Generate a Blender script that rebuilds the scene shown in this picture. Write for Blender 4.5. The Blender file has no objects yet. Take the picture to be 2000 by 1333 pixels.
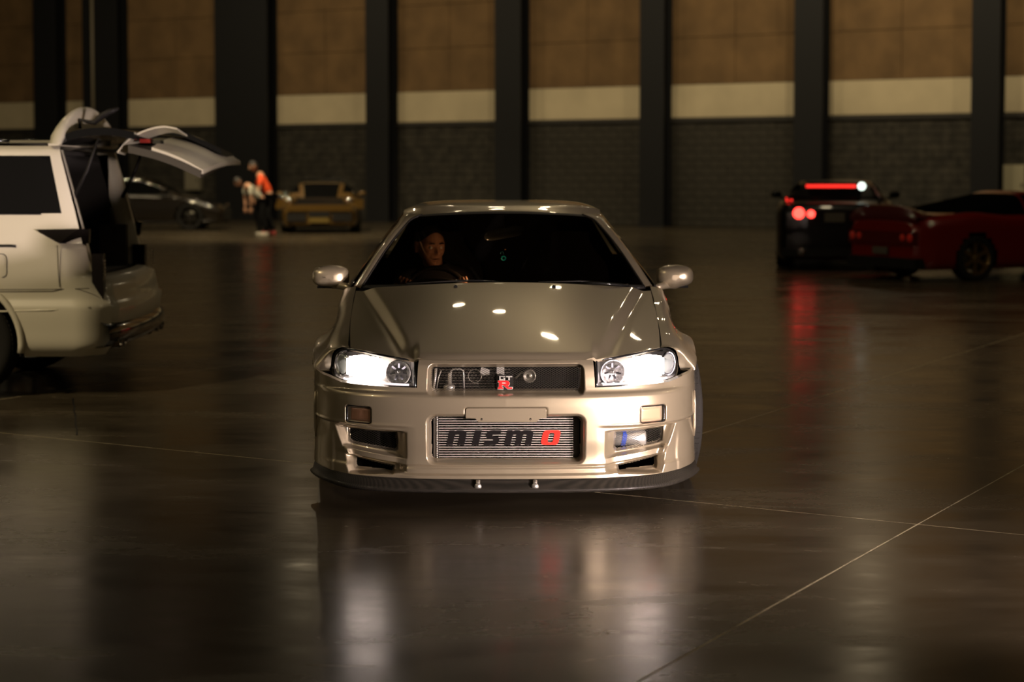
import bpy, bmesh, math, random
import numpy as np
from mathutils import Vector, Matrix, Euler
R = math.radians
random.seed(7)
SC = bpy.context.scene
COL = SC.collection

# ------------------------------------------------------------------ camera
F_PX, H_CAM, PITCH = 3500.0, 1.49, R(3.0)
cam_d = bpy.data.cameras.new('camera')
cam_d.sensor_width = 36.0
cam_d.lens = 36.0 * F_PX / 2000.0
cam_d.shift_y = -0.0731
cam_d.clip_start, cam_d.clip_end = 0.1, 300
cam_d.dof.use_dof = True
cam_d.dof.focus_distance = 8.05
cam_d.dof.aperture_fstop = 2.2
cam = bpy.data.objects.new('camera', cam_d)
COL.objects.link(cam)
cam.location = (0, 0, H_CAM)
cam.rotation_euler = (R(90) - PITCH, 0, 0)
SC.camera = cam

# ------------------------------------------------------------------ world, exposure
SC.view_settings.view_transform = 'Standard'
SC.view_settings.look = 'None'
SC.view_settings.gamma = 1.0
SC.view_settings.exposure = 0.0
SC.view_settings.use_curve_mapping = False
world = bpy.data.worlds.new('hall_air')
SC.world = world
world.use_nodes = True
bg = world.node_tree.nodes['Background']
bg.inputs[0].default_value = (1.0, 0.80, 0.52, 1)
bg.inputs[1].default_value = 0.050
try:
    SC.cycles.use_denoising = True
    SC.cycles.max_bounces = 8
    SC.cycles.transparent_max_bounces = 12
    SC.cycles.sample_clamp_indirect = 4.0
except Exception:
    pass

# ------------------------------------------------------------------ lamps of the hall and added fill lamps
TH = R(29.9)                                   # the hall's axes are turned by this against the view
EX = Vector((math.cos(TH), -math.sin(TH), 0))  # along the back wall
EN = Vector((math.sin(TH), math.cos(TH), 0))   # towards the back wall

def area_light(name, loc, target, size, power, color, shape='DISK', size_y=None, spread=180):
    ld = bpy.data.lights.new(name, 'AREA')
    ld.shape = shape
    ld.size = size
    if size_y: ld.size_y = size_y
    ld.energy = power
    ld.color = color
    ld.spread = R(spread)
    o = bpy.data.objects.new(name, ld)
    COL.objects.link(o)
    o.location = loc
    o.rotation_euler = (Vector(target) - Vector(loc)).to_track_quat('-Z', 'Y').to_euler()
    return o

LAMP_Z = 9.6
# (x, y, power, aim)
LAMPS = [(-1.43, 25.9, 14, 0), (-.23, 24.4, 20, 0), (.95, 22.0, 45, 0), (1.5, 29.6, 14, 0), (3.5, 26.6, 14, 0), (4.8, 28.2, 14, 0), (-6.2, 22.5, 30, 0), (-9.5, 27, 50, 0),
         (-11.5, 43, 170, 1), (-4.2, 42, 200, 1), (2.5, 41, 225, 1), (9.0, 38, 225, 1), (15.5, 34, 220, 1), (21, 30, 160, 1), (-20, 46, 160, 1), (-12, 48, 120, 1),
         (8.8, 44, 45, 0), (-5.9, 50, 30, 0), (-6.5, 37, 230, 3), (-20, 21, 110, 0), (-12, 12, 70, 0), (14, 13, 90, 0), (-16, 2, 25, 0), (16, 1, 30, 0), (-6, -5, 14, 0), (-10, 3, 62, 2), (10, 19, 45, 0), (5, -6, 36, 0)]
for i, (x, y, p, wl) in enumerate(LAMPS):
    tgt = {0: Vector((x, y, 0)), 1: Vector((x, y, 0)) + EN * 13, 2: Vector((-3.5, 12, .5)), 3: Vector((-5.4, 43, 0))}[wl]
    area_light('hall_or_fill_lamp', (x, y, LAMP_Z), tgt, 0.30, p, (1.0, 0.80, 0.50), spread={2: 46, 3: 70}.get(wl, 180))
# unseen low lights added at the right to brighten the bumper
area_light('low_fill_light', (4.9, 3.2, 0.62), (0.60, 8.0, 0.45), 0.36, 48, (1.0, 0.80, 0.77), spread=33)
area_light('low_fill_light', (3.9, 2.3, 0.62), (0.60, 8.0, 0.45), 0.36, 9, (1.0, 0.78, 0.68), spread=26)

# ------------------------------------------------------------------ helpers
def W(px, py, Y):
    """world point seen at pixel (px, py) of the 2000x1333 frame at distance Y"""
    xc, yc = (px - 1000) / F_PX, -(py - 520.4) / F_PX
    d = Vector((xc, math.cos(PITCH) + yc * math.sin(PITCH), yc * math.cos(PITCH) - math.sin(PITCH)))
    d *= Y / d.y
    return Vector((d.x, d.y, H_CAM + d.z))

def FL(px, py):
    """point of the floor seen at a pixel"""
    xc, yc = (px - 1000) / F_PX, -(py - 520.4) / F_PX
    d = Vector((xc, math.cos(PITCH) + yc * math.sin(PITCH), yc * math.cos(PITCH) - math.sin(PITCH)))
    d *= -H_CAM / d.z
    return Vector((d.x, d.y, 0))

MATS = {}
def mat(name, color=(.5, .5, .5), rough=.5, metal=0., coat=0., coat_rough=.03, emit=None, estr=0., spec=.5, noise=None, alpha=None, bump=None):
    if name in MATS: return MATS[name]
    m = bpy.data.materials.new(name); m.use_nodes = True
    nt = m.node_tree; b = nt.nodes['Principled BSDF']
    b.inputs['Base Color'].default_value = (*color, 1)
    b.inputs['Roughness'].default_value = rough
    b.inputs['Metallic'].default_value = metal
    b.inputs['Coat Weight'].default_value = coat
    b.inputs['Coat Roughness'].default_value = coat_rough
    b.inputs['Specular IOR Level'].default_value = spec
    if emit:
        b.inputs['Emission Color'].default_value = (*emit, 1)
        b.inputs['Emission Strength'].default_value = estr
    if noise:                       # (scale, low factor, high factor)
        tc = nt.nodes.new('ShaderNodeTexCoord'); nz = nt.nodes.new('ShaderNodeTexNoise')
        nz.inputs['Scale'].default_value = noise[0]; nz.inputs['Detail'].default_value = 4
        nt.links.new(tc.outputs['Object'], nz.inputs['Vector'])
        r = nt.nodes.new('ShaderNodeValToRGB')
        r.color_ramp.elements[0].position = .3; r.color_ramp.elements[1].position = .7
        r.color_ramp.elements[0].color = (*[c * noise[1] for c in color], 1)
        r.color_ramp.elements[1].color = (*[min(1, c * noise[2]) for c in color], 1)
        nt.links.new(nz.outputs['Fac'], r.inputs['Fac'])
        nt.links.new(r.outputs['Color'], b.inputs['Base Color'])
        if bump:
            bp = nt.nodes.new('ShaderNodeBump'); bp.inputs['Strength'].default_value = bump
            bp.inputs['Distance'].default_value = .01
            nt.links.new(nz.outputs['Fac'], bp.inputs['Height']); nt.links.new(bp.outputs['Normal'], b.inputs['Normal'])
    MATS[name] = m
    return m

def glass(name, tint, gloss=.06, rough=.02, gcol=(1, 1, 1)):
    """thin glass: fresnel reflection over a tinted see-through sheet"""
    if name in MATS: return MATS[name]
    m = bpy.data.materials.new(name); m.use_nodes = True
    nt = m.node_tree; nt.nodes.clear()
    out = nt.nodes.new('ShaderNodeOutputMaterial'); mx = nt.nodes.new('ShaderNodeMixShader')
    tr = nt.nodes.new('ShaderNodeBsdfTransparent'); tr.inputs[0].default_value = (*tint, 1)
    gl = nt.nodes.new('ShaderNodeBsdfGlossy'); gl.inputs['Roughness'].default_value = rough
    gl.inputs['Color'].default_value = (*gcol, 1)
    lw = nt.nodes.new('ShaderNodeFresnel'); lw.inputs['IOR'].default_value = 1.0 + gloss * 8
    nt.links.new(lw.outputs[0], mx.inputs[0]); nt.links.new(tr.outputs[0], mx.inputs[1])
    nt.links.new(gl.outputs[0], mx.inputs[2]); nt.links.new(mx.outputs[0], out.inputs[0])
    MATS[name] = m
    return m

def tag(o, label=None, cat=None, group=None, kind=None):
    if label: o['label'] = label
    if cat: o['category'] = cat
    if group: o['group'] = group
    if kind: o['kind'] = kind
    return o

def empty(name, loc=(0, 0, 0), rz=0, label=None, cat=None, group=None):
    o = bpy.data.objects.new(name, None); COL.objects.link(o)
    o.location = loc; o.rotation_euler = (0, 0, rz); o.empty_display_size = .1
    return tag(o, label, cat, group)

def mesh_obj(name, verts, faces, m, parent=None, smooth=True, label=None):
    me = bpy.data.meshes.new(name)
    me.from_pydata([tuple(map(float, v)) for v in verts], [], [tuple(map(int, f)) for f in faces])
    if smooth: me.polygons.foreach_set('use_smooth', [True] * len(me.polygons))
    me.update()
    if m: me.materials.append(m)
    o = bpy.data.objects.new(name, me); COL.objects.link(o)
    if parent: o.parent = parent
    if label: o['label'] = label
    return o

class MB:
    """collects pieces and links them as ONE mesh object"""
    def __init__(s): s.v = []; s.f = []; s.sm = []
    def add(s, verts, faces, smooth=False, M=None):
        n = len(s.v)
        if M is not None: verts = [M @ Vector(v) for v in verts]
        s.v += [tuple(map(float, v)) for v in verts]; s.f += [tuple(int(i) + n for i in f) for f in faces]
        s.sm += [smooth] * len(faces); return s
    def box(s, lo, hi, M=None):
        x0, y0, z0 = lo; x1, y1, z1 = hi
        v = [(x0,y0,z0),(x1,y0,z0),(x1,y1,z0),(x0,y1,z0),(x0,y0,z1),(x1,y0,z1),(x1,y1,z1),(x0,y1,z1)]
        f = [(0,3,2,1),(4,5,6,7),(0,1,5,4),(1,2,6,5),(2,3,7,6),(3,0,4,7)]
        return s.add(v, f, False, M)
    def tube(s, pts, r, n=8, caps=True, M=None):
        P = [Vector(p) for p in pts]; rr = r if isinstance(r, (list, tuple)) else [r] * len(P)
        v = []; f = []; up = None
        for i, p in enumerate(P):
            t = (P[min(i + 1, len(P) - 1)] - P[max(i - 1, 0)])
            if t.length < 1e-9: t = Vector((0, 0, 1))
            t.normalize()
            if up is None: up = Vector((0, 0, 1)) if abs(t.z) < .9 else Vector((1, 0, 0))
            a = (up - t * up.dot(t))
            if a.length < 1e-6: a = t.orthogonal()
            a.normalize(); b = t.cross(a); up = a
            for k in range(n):
                an = 2 * math.pi * k / n
                v.append(p + (a * math.cos(an) + b * math.sin(an)) * rr[i])
        for i in range(len(P) - 1):
            for k in range(n):
                f.append((i*n+k, i*n+(k+1) % n, (i+1)*n+(k+1) % n, (i+1)*n+k))
        if caps:
            f.append(tuple(range(n))[::-1]); f.append(tuple((len(P)-1)*n + k for k in range(n)))
        return s.add(v, f, True, M)
    def lathe(s, prof, n=32, axis='x', M=None, closed=False):
        """prof: list of (radius, along)"""
        v = []; f = []
        for (r, a) in prof:
            for k in range(n):
                an = 2 * math.pi * k / n; c, q = r * math.cos(an), r * math.sin(an)
                v.append((a, c, q) if axis == 'x' else (c, a, q) if axis == 'y' else (c, q, a))
        m = len(prof)
        for i in range(m if closed else m - 1):
            j = (i + 1) % m
            for k in range(n): f.append((i*n+k, i*n+(k+1) % n, j*n+(k+1) % n, j*n+k))
        return s.add(v, f, True, M)
    def grid(s, P, M=None, flip=False, mask=None, smooth=True):
        nu, nv = P.shape[:2]; v = P.reshape(-1, 3)
        f = []
        for i in range(nu - 1):
            for j in range(nv - 1):
                if mask is not None and not mask[i, j]: continue
                q = (i*nv+j, (i+1)*nv+j, (i+1)*nv+j+1, i*nv+j+1)
                f.append(q[::-1] if flip else q)
        return s.add(v, f, smooth, M)
    def build(s, name, m, parent=None, label=None):
        me = bpy.data.meshes.new(name); me.from_pydata(s.v, [], s.f)
        me.polygons.foreach_set('use_smooth', s.sm); me.update()
        if m: me.materials.append(m)
        o = bpy.data.objects.new(name, me); COL.objects.link(o)
        if parent: o.parent = parent
        if label: o['label'] = label
        return o

def pchip(xs, ys):
    xs = np.array(xs, float); ys = np.array(ys, float)
    h = np.diff(xs); d = (np.diff(ys, axis=0).T / h).T
    m = np.zeros_like(ys)
    m[0], m[-1] = d[0], d[-1]
    for i in range(1, len(xs) - 1):
        w1, w2 = 2*h[i] + h[i-1], h[i] + 2*h[i-1]
        with np.errstate(divide='ignore', invalid='ignore'):
            v = (w1 + w2) / (w1 / d[i-1] + w2 / d[i])
        m[i] = np.where(d[i-1] * d[i] > 0, v, 0)
    def f(x):
        x = np.clip(np.asarray(x, float), xs[0], xs[-1])
        i = np.clip(np.searchsorted(xs, x) - 1, 0, len(xs) - 2)
        hh = h[i]; t = (x - xs[i]) / hh
        if ys.ndim > 1: t = t[..., None]; hh = hh[..., None]
        return (ys[i]*(1+2*t)*(1-t)**2 + m[i]*hh*t*(1-t)**2 + ys[i+1]*t*t*(3-2*t) + m[i+1]*hh*t*t*(t-1))
    return f

def cr(pts, n):
    """smooth curve through points, n samples"""
    P = np.array(pts, float); k = len(P)
    c = np.concatenate([[0], np.cumsum(np.linalg.norm(np.diff(P, axis=0), axis=1))])
    m = np.zeros_like(P)
    for i in range(k):
        a, b = max(i-1, 0), min(i+1, k-1); m[i] = (P[b]-P[a]) / (c[b]-c[a])
    t = np.linspace(0, c[-1], n); i = np.clip(np.searchsorted(c, t) - 1, 0, k-2)
    h = (c[i+1]-c[i]); u = ((t-c[i])/h)[:, None]; h = h[:, None]
    return P[i]*(1+2*u)*(1-u)**2 + m[i]*h*u*(1-u)**2 + P[i+1]*u*u*(3-2*u) + m[i+1]*h*u*u*(u-1)

def ss(a, b, x):
    t = np.clip((x - a) / (b - a), 0, 1); return t*t*(3-2*t)

def rrect(x, z, hx, hz, r):
    qx, qz = np.abs(x) - hx + r, np.abs(z) - hz + r
    return np.hypot(np.maximum(qx, 0), np.maximum(qz, 0)) + np.minimum(np.maximum(qx, qz), 0) - r

def polysd(x, z, poly, r=0.):
    """signed distance to a polygon, negative inside"""
    d = np.full(x.shape, 1e9); ins = np.zeros(x.shape, bool); n = len(poly)
    for i in range(n):
        ax, az = poly[i]; bx, bz = poly[(i+1) % n]
        ex, ez = bx-ax, bz-az
        t = np.clip(((x-ax)*ex + (z-az)*ez) / (ex*ex+ez*ez), 0, 1)
        d = np.minimum(d, np.hypot(x-ax-t*ex, z-az-t*ez))
        c = ((az > z) != (bz > z)) & (x < (bx-ax)*(z-az)/((bz-az) if bz != az else 1e-9) + ax)
        ins ^= c
    return np.where(ins, -d, d) - r

def mirror_x(o, parent, name=None):
    """a mirrored copy of a part, as its own mesh"""
    me = o.data.copy()
    n = len(me.vertices); co = np.empty(n*3); me.vertices.foreach_get('co', co); co[0::3] *= -1
    me.vertices.foreach_set('co', co); me.flip_normals(); me.update()
    c = bpy.data.objects.new(name or o.name.split('.')[0], me); COL.objects.link(c); c.parent = parent
    if 'label' in o: c['label'] = o['label']
    return c

def curve_shape(name, loops, depth, m, parent, M, label=None, bevel=0.):
    """flat shape from closed 2-D loops (inner loops are holes), given some thickness"""
    cu = bpy.data.curves.new(name, 'CURVE'); cu.dimensions = '2D'; cu.fill_mode = 'BOTH'; cu.extrude = depth; cu.bevel_depth = bevel
    for lp in loops:
        sp = cu.splines.new('POLY'); sp.points.add(len(lp) - 1); sp.use_cyclic_u = True
        for p, q in zip(sp.points, lp): p.co = (q[0], q[1], 0, 1)
    t = bpy.data.objects.new('tmp', cu); COL.objects.link(t)
    dg = bpy.context.evaluated_depsgraph_get(); me = bpy.data.meshes.new_from_object(t.evaluated_get(dg))
    bpy.data.objects.remove(t); me.transform(M); me.materials.clear(); me.materials.append(m); me.name = name
    o = bpy.data.objects.new(name, me); COL.objects.link(o); o.parent = parent
    if label: o['label'] = label
    return o

def text_shape(name, s, size, depth, m, parent, M, label=None):
    cu = bpy.data.curves.new(name, 'FONT'); cu.body = s; cu.size = size; cu.extrude = depth; cu.align_x = 'CENTER'; cu.align_y = 'CENTER'
    cu.offset = size * .02
    t = bpy.data.objects.new('tmp', cu); COL.objects.link(t)
    dg = bpy.context.evaluated_depsgraph_get(); me = bpy.data.meshes.new_from_object(t.evaluated_get(dg))
    bpy.data.objects.remove(t); me.transform(M); me.materials.clear(); me.materials.append(m); me.name = name
    o = bpy.data.objects.new(name, me); COL.objects.link(o); o.parent = parent
    if label: o['label'] = label
    return o

def skin(name, joints, edges, radii, m, parent=None, sub=2, label=None):
    """one continuous limb/body surface grown round a skeleton"""
    me = bpy.data.meshes.new(name)
    me.from_pydata([tuple(j) for j in joints], edges, [])
    o = bpy.data.objects.new('tmp', me); COL.objects.link(o)
    mod = o.modifiers.new('s', 'SKIN'); mod.use_smooth_shade = True
    if not me.skin_vertices: me.skin_vertices.new()
    for i, sv in enumerate(me.skin_vertices[0].data):
        r = radii[i]; sv.radius = (r, r) if not isinstance(r, tuple) else r
        sv.use_root = (i == 0)
    sd = o.modifiers.new('d', 'SUBSURF'); sd.levels = sub; sd.render_levels = sub
    dg = bpy.context.evaluated_depsgraph_get(); dg.update()
    out = bpy.data.meshes.new_from_object(o.evaluated_get(dg)); out.name = name
    bpy.data.objects.remove(o)
    out.polygons.foreach_set('use_smooth', [True]*len(out.polygons))
    out.materials.clear(); out.materials.append(m)
    q = bpy.data.objects.new(name, out); COL.objects.link(q)
    if parent: q.parent = parent
    if label: q['label'] = label
    return q

# ------------------------------------------------------------------ materials
def carbon_mat():
    m = mat('carbon_fibre', (.012, .011, .010),   .45, 0, coat=.06, coat_rough=.12, spec=.15)
    nt = m.node_tree; b = nt.nodes['Principled BSDF']
    tc = nt.nodes.new('ShaderNodeTexCoord'); mp = nt.nodes.new('ShaderNodeMapping')
    mp.inputs['Rotation'].default_value = (0, R(45), 0)
    ch = nt.nodes.new('ShaderNodeTexChecker'); ch.inputs['Scale'].default_value = 260
    ch.inputs[1].default_value = (.006, .006, .005, 1); ch.inputs[2].default_value = (.030, .026, .020, 1)
    nt.links.new(tc.outputs['Object'], mp.inputs[0]); nt.links.new(mp.outputs[0], ch.inputs[0])
    nt.links.new(ch.outputs[0], b.inputs['Base Color']); return m

PAINT = mat('champagne_paint', (.40, .34, .235), .34, .72, coat=1., coat_rough=.03)
BLACK = mat('black_plastic', (.010, .009, .008), .55, spec=.25)
VOID = mat('flat_black', (.004, .0035, .003), .9, spec=.05)
DARKGLASS = mat('dark_glass', (.004, .004, .004), .45, spec=.0)
GLOSSBLACK = mat('gloss_black', (.008, .008, .008), .12, coat=.5)
RUBBER = mat('tyre_rubber', (.014, .013, .011), .8, spec=.2)
ALU = mat('bare_aluminium', (.62, .60, .54), .38, .9)
CHROME = mat('chrome', (.80, .78, .74), .10, 1.)
DARKCABIN = mat('cabin_fabric', (.010, .009, .008), .85)
# ------------------------------------------------------------------ the setting
def floor_mat():
    m = mat('polished_concrete', (.05, .042, .03), .25, 0, spec=.5)
    nt = m.node_tree; b = nt.nodes['Principled BSDF']; N = nt.nodes.new; L = nt.links.new
    tc = N('ShaderNodeTexCoord')
    mp = N('ShaderNodeMapping'); mp.inputs['Rotation'].default_value = (0, 0, .15); mp.inputs['Scale'].default_value = (.55, 1.5, 1)
    L(tc.outputs['Object'], mp.inputs[0])
    def noise(sc, det, rough, dist=0., src=mp):
        n = N('ShaderNodeTexNoise'); n.inputs['Scale'].default_value = sc; n.inputs['Detail'].default_value = det
        n.inputs['Roughness'].default_value = rough; n.inputs['Distortion'].default_value = dist
        L(src.outputs[0], n.inputs['Vector']); return n
    n1 = noise(1.1, 8, .62, .6); n2 = noise(5.0, 8, .7, .4); n3 = noise(60, 3, .6)
    mx = N('ShaderNodeMix'); mx.data_type = 'FLOAT'; mx.inputs[0].default_value = .30
    L(n1.outputs[0], mx.inputs[2]); L(n2.outputs[0], mx.inputs[3])
    r = N('ShaderNodeValToRGB'); e = r.color_ramp.elements
    e[0].position = .36; e[0].color = (.034, .026, .016, 1)
    e[1].position = .66; e[1].color = (.095, .076, .046, 1)
    k = e.new(.50); k.color = (.055, .043, .026, 1)
    L(mx.outputs[0], r.inputs[0])
    # pale scratches
    w = N('ShaderNodeTexVoronoi'); w.feature = 'DISTANCE_TO_EDGE'; w.inputs['Scale'].default_value = .75
    wd = N('ShaderNodeMapping'); wd.inputs['Rotation'].default_value = (0, 0, .8); wd.inputs['Scale'].default_value = (.5, 1.4, 1)
    L(tc.outputs['Object'], wd.inputs[0]); L(wd.outputs[0], w.inputs['Vector'])
    lt = N('ShaderNodeMath'); lt.operation = 'LESS_THAN'; lt.inputs[1].default_value = .0022; L(w.outputs['Distance'], lt.inputs[0])
    gate = N('ShaderNodeMath'); gate.operation = 'GREATER_THAN'; gate.inputs[1].default_value = .56; L(n2.outputs[0], gate.inputs[0])
    sc = N('ShaderNodeMath'); sc.operation = 'MULTIPLY'; L(lt.outputs[0], sc.inputs[0]); L(gate.outputs[0], sc.inputs[1])
    # fine specks of grit
    sp = N('ShaderNodeMath'); sp.operation = 'GREATER_THAN'; sp.inputs[1].default_value = .74; L(n3.outputs[0], sp.inputs[0])
    ad = N('ShaderNodeMath'); ad.operation = 'MAXIMUM'; L(sc.outputs[0], ad.inputs[0]); L(sp.outputs[0], ad.inputs[1])
    hf = N('ShaderNodeMath'); hf.operation = 'MULTIPLY'; hf.inputs[1].default_value = .30; L(ad.outputs[0], hf.inputs[0])
    cm = N('ShaderNodeMix'); cm.data_type = 'RGBA'; L(hf.outputs[0], cm.inputs[0]); L(r.outputs[0], cm.inputs[6])
    cm.inputs[7].default_value = (.34, .29, .20, 1)
    L(cm.outputs[2], b.inputs['Base Color'])
    rr = N('ShaderNodeMapRange'); rr.inputs['From Min'].default_value = .3; rr.inputs['From Max'].default_value = .7
    rr.inputs['To Min'].default_value = .13; rr.inputs['To Max'].default_value = .34
    L(mx.outputs[0], rr.inputs[0]); L(rr.outputs[0], b.inputs['Roughness'])
    bp = N('ShaderNodeBump'); bp.inputs['Strength'].default_value = .12; bp.inputs['Distance'].default_value = .004
    L(n2.outputs[0], bp.inputs['Height']); L(bp.outputs[0], b.inputs['Normal'])
    return m

CONC = floor_mat()
SEAL = mat('joint_filler', (.80, .68, .42), .7, noise=(7, .5, 1.15))
fl = mesh_obj('floor', [(-70, -12, -.0003), (70, -12, -.0003), (70, 75, -.0003), (-70, 75, -.0003)], [(0, 1, 2, 3)], SEAL, smooth=False)
tag(fl, kind='structure')
TL = [-62, -48, -38, -30, -24, -18.5, -13.4, -8.75, -4.13, -2.26, 3.4, 9, 14.6, 20.2, 26, 34, 44, 56]
NL = [-14, -7, .6, 7.38, 13.6, 20, 26.6, 33, 40, 48, 56, 66]
for j in range(len(NL) - 1):
    tl = [t for t in TL if not (NL[j] < 7 and t in (-4.13, -8.75, -13.4))]
    for i in range(len(tl) - 1):
        g = .0042
        t0, t1, n0, n1 = tl[i] + g, tl[i+1] - g, NL[j] + g * .7, NL[j+1] - g * .7
        q = [EX * t0 + EN * n0, EX * t1 + EN * n0, EX * t1 + EN * n1, EX * t0 + EN * n1]
        c = (q[0] + q[2]) / 2
        if c.y < -11 or abs(c.x) > 62: continue
        v = [(p.x, p.y, z) for z in (0, -.005) for p in q]
        mesh_obj('floor_slab', v, [(0, 1, 2, 3), (0, 4, 5, 1), (1, 5, 6, 2), (2, 6, 7, 3), (3, 7, 4, 0)], CONC, fl, smooth=False)

# crack of dark joint in the slab at the left
ck = MB()
a, b_ = FL(143, 779), FL(152, 851)
pts = [a.lerp(b_, k / 8) + Vector((random.uniform(-.006, .006), 0, .0006)) for k in range(9)]
for k in range(8):
    p, q = pts[k], pts[k+1]; w = .006
    ck.add([(p.x-w, p.y, p.z), (p.x+w, p.y, p.z), (q.x+w, q.y, q.z), (q.x-w, q.y, q.z)], [(0, 1, 2, 3)])
ck.build('saw_cut', BLACK, fl, 'short dark cut in the concrete')

# ---- back wall
Y0 = 52.0
def wall_t(px):
    u = (px - 1000) / F_PX
    Y = Y0 / (1 + u * math.tan(TH))
    return (u * Y) / math.cos(TH)
WM = Matrix(((EX.x, EN.x, 0, 0), (EX.y, EN.y, 0, Y0), (0, 0, 1, 0), (0, 0, 0, 1)))   # local: x along wall, y into wall, z up
BLOCKM = mat('painted_block', (.036, .032, .023), .8, noise=(3, .5, 1.5), bump=.3)
MORTAR = mat('block_mortar', (.014, .012, .009), .9)
PANELM = mat('brown_acoustic_panel', (.180, .108, .045), .9, noise=(1.2, .75, 1.2))
BANDM = mat('cream_band', (.62, .53, .35), .7, noise=(.8, .85, 1.08))
COLM = mat('dark_navy_steel', (.012, .0125, .0135), .6, spec=.25)
LEDGEM = mat('dark_ledge', (.03, .027, .022), .7)

wall = MB().box((-42, .02, 0), (42, .5, 10.4)).build('wall_back', MORTAR); wall.matrix_world = WM
tag(wall, kind='structure')
colpx = [(-330, -280), (-150, -100), (92, 135), (187, 255), (443, 545), (735, 779), (985, 1035), (1265, 1312), (1563, 1618), (1905, 1960), (2280, 2345)]
cols = [(wall_t(a), wall_t(b)) for a, b in colpx]
for k, (a, b) in enumerate(cols):
    mb = MB(); w = b - a
    # flanged steel column: two flanges and a web, standing proud of the wall
    mb.box((a, -.55, 0), (b, -.50, 10.4)); mb.box((a, -.06, 0), (b, .0, 10.4)); mb.box((a + w*.42, -.5, 0), (b - w*.42, -.06, 10.4))
    mb.box((a - .04, -.6, 0), (b + .04, .0, .06))
    o = mb.build('column', COLM); o.matrix_world = WM; tag(o, kind='structure')
    if k == 3:
        p = MB().tube([(a + w*.34, -.62, 0), (a + w*.34, -.62, 10.3)], .05, 10).build('pipe', mat('pale_pipe', (.22, .19, .13), .5), o, 'thin pale conduit running up the column')
edges = [(-40, cols[0][0])] + [(cols[k][1], cols[k+1][0]) for k in range(len(cols) - 1)] + [(cols[-1][1], 40)]
brick_me = {}
nb = 0; stuff = MB()
for k, (a, b) in enumerate(edges):
    a += .01; b -= .01
    # ledge under the band
    MB().box((a, -.10, 2.86), (b, .02, 2.98)).build('ledge', LEDGEM, wall).matrix_parent_inverse = Matrix()
    MB().box((a, -.05, 2.99), (b, .02, 3.88)).build('band', BANDM, wall)
    w = b - a; npan = 2 if w > 2 else 1
    if k in (0, len(edges) - 1): npan = 6
    for r in range(5):
        z0 = 3.885 + r * 1.28
        for c in range(npan):
            x0, x1 = a + w * c / npan + .008, a + w * (c+1) / npan - .008
            MB().box((x0, -.035 - .006 * ((c + r) % 2), z0 + .008), (x1, .02, min(z0 + 1.272, 10.38))).build('acoustic_panel', PANELM, wall)
    single = k in (7, 8)
    ncol = max(1, round(w / .44)); bw = w / ncol
    for r in range(14):
        z0 = .02 + r * .203
        off = (r % 2) * .5
        for c in range(-1 if off else 0, ncol):
            x0, x1 = a + (c + off) * bw + .006, a + (c + 1 + off) * bw - .006
            x0, x1 = max(x0, a), min(x1, b)
            if x1 - x0 < .05: continue
            pr = random.uniform(.0, .02)
            if single and nb < 290:
                key = round(x1 - x0, 2), int(pr * 150)
                if key not in brick_me:
                    q = MB().box((0, -.02 - pr, 0), (x1 - x0, .02, .190)); oo = q.build('brick', BLOCKM, wall); brick_me[key] = oo.data
                else:
                    oo = bpy.data.objects.new('brick', brick_me[key]); COL.objects.link(oo); oo.parent = wall
                oo.location = (x0, 0, z0); nb += 1
            else:
                stuff.box((x0, -.02 - pr, z0), (x1, .02, z0 + .190))
so = stuff.build('brickwork', BLOCKM, wall); so['kind'] = 'stuff'

# ceiling
cm_ = MB().box((-60, -14, 10.4), (60, 76, 10.6)).build('ceiling', mat('dark_ceiling', (.05, .045, .035), .9)); tag(cm_, kind='structure')

# side walls of the hall, outside the picture
for nm, t0, t1 in (('wall_left', -42.4, -42), ('wall_right', 42, 42.4)):
    o = MB().box((t0, -66, 0), (t1, .5, 10.4)).build(nm, BLOCKM); o.matrix_world = WM; tag(o, kind='structure')

# things on the wall
def wall_box(name, x0, x1, y0, y1, label, cat, hole=None, m=None):
    c = (x0 + x1) / 2; t0, t1 = wall_t(x0), wall_t(x1)
    Yc = Y0 / (1 + (c - 1000) / F_PX * math.tan(TH)) - .1
    zt, zb = W(c, y0, Yc).z, W(c, y1, Yc).z
    root = empty(name, WM @ Vector(((t0+t1)/2, -.05, max(zb, 0))), -TH, label, cat)
    w, h = (t1-t0)/2, zt-zb
    mb = MB()
    if hole:
        fr = .13
        mb.box((-w, -.16, 0), (w, .02, fr)); mb.box((-w, -.16, h-fr), (w, .02, h)); mb.box((-w, -.16, fr), (-w+fr, .02, h-fr)); mb.box((w-fr, -.16, fr), (w, .02, h-fr))
        mb.build('frame', m, root)
        MB().box((-w+fr, -.06, fr), (w-fr, .02, h-fr)).build('screen', BLACK, root, 'dark square middle')
    else:
        mb.box((-w, -.14, 0), (w, .02, h)); mb.build('cover', m, root)
        MB().box((-w*.93, -.16, h*.04), (w*.93, -.14, h*.96)).build('door', m, root)
        MB().box((w*.7, -.18, h*.45), (w*.8, -.16, h*.55)).build('handle', BLACK, root)
    return root
PALE = mat('pale_grey_box', (.26, .235, .17), .6)
wall_box('wall_cabinet', 369, 398, 333, 372, 'plain pale wall box seen above the dark coupe roof', 'cabinet', m=PALE)
wall_box('wall_frame', 469, 498, 310, 346, 'pale square frame with a dark middle on the wall behind the two people', 'frame', True, m=mat('pale_frame', (.22, .20, .15), .6))
wall_box('wall_cabinet', 1962, 2004, 322, 402, 'tall pale cabinet at the wall behind the red sports car', 'cabinet', m=mat('pale_cabinet', (.36, .33, .22), .6))
# ================================================================== the sports coupe in the middle
car = empty('sports_coupe', (-.026, 7.9, 0), R(.75), 'champagne-coloured sports coupe with its headlights on and a man at the wheel', 'car')

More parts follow.
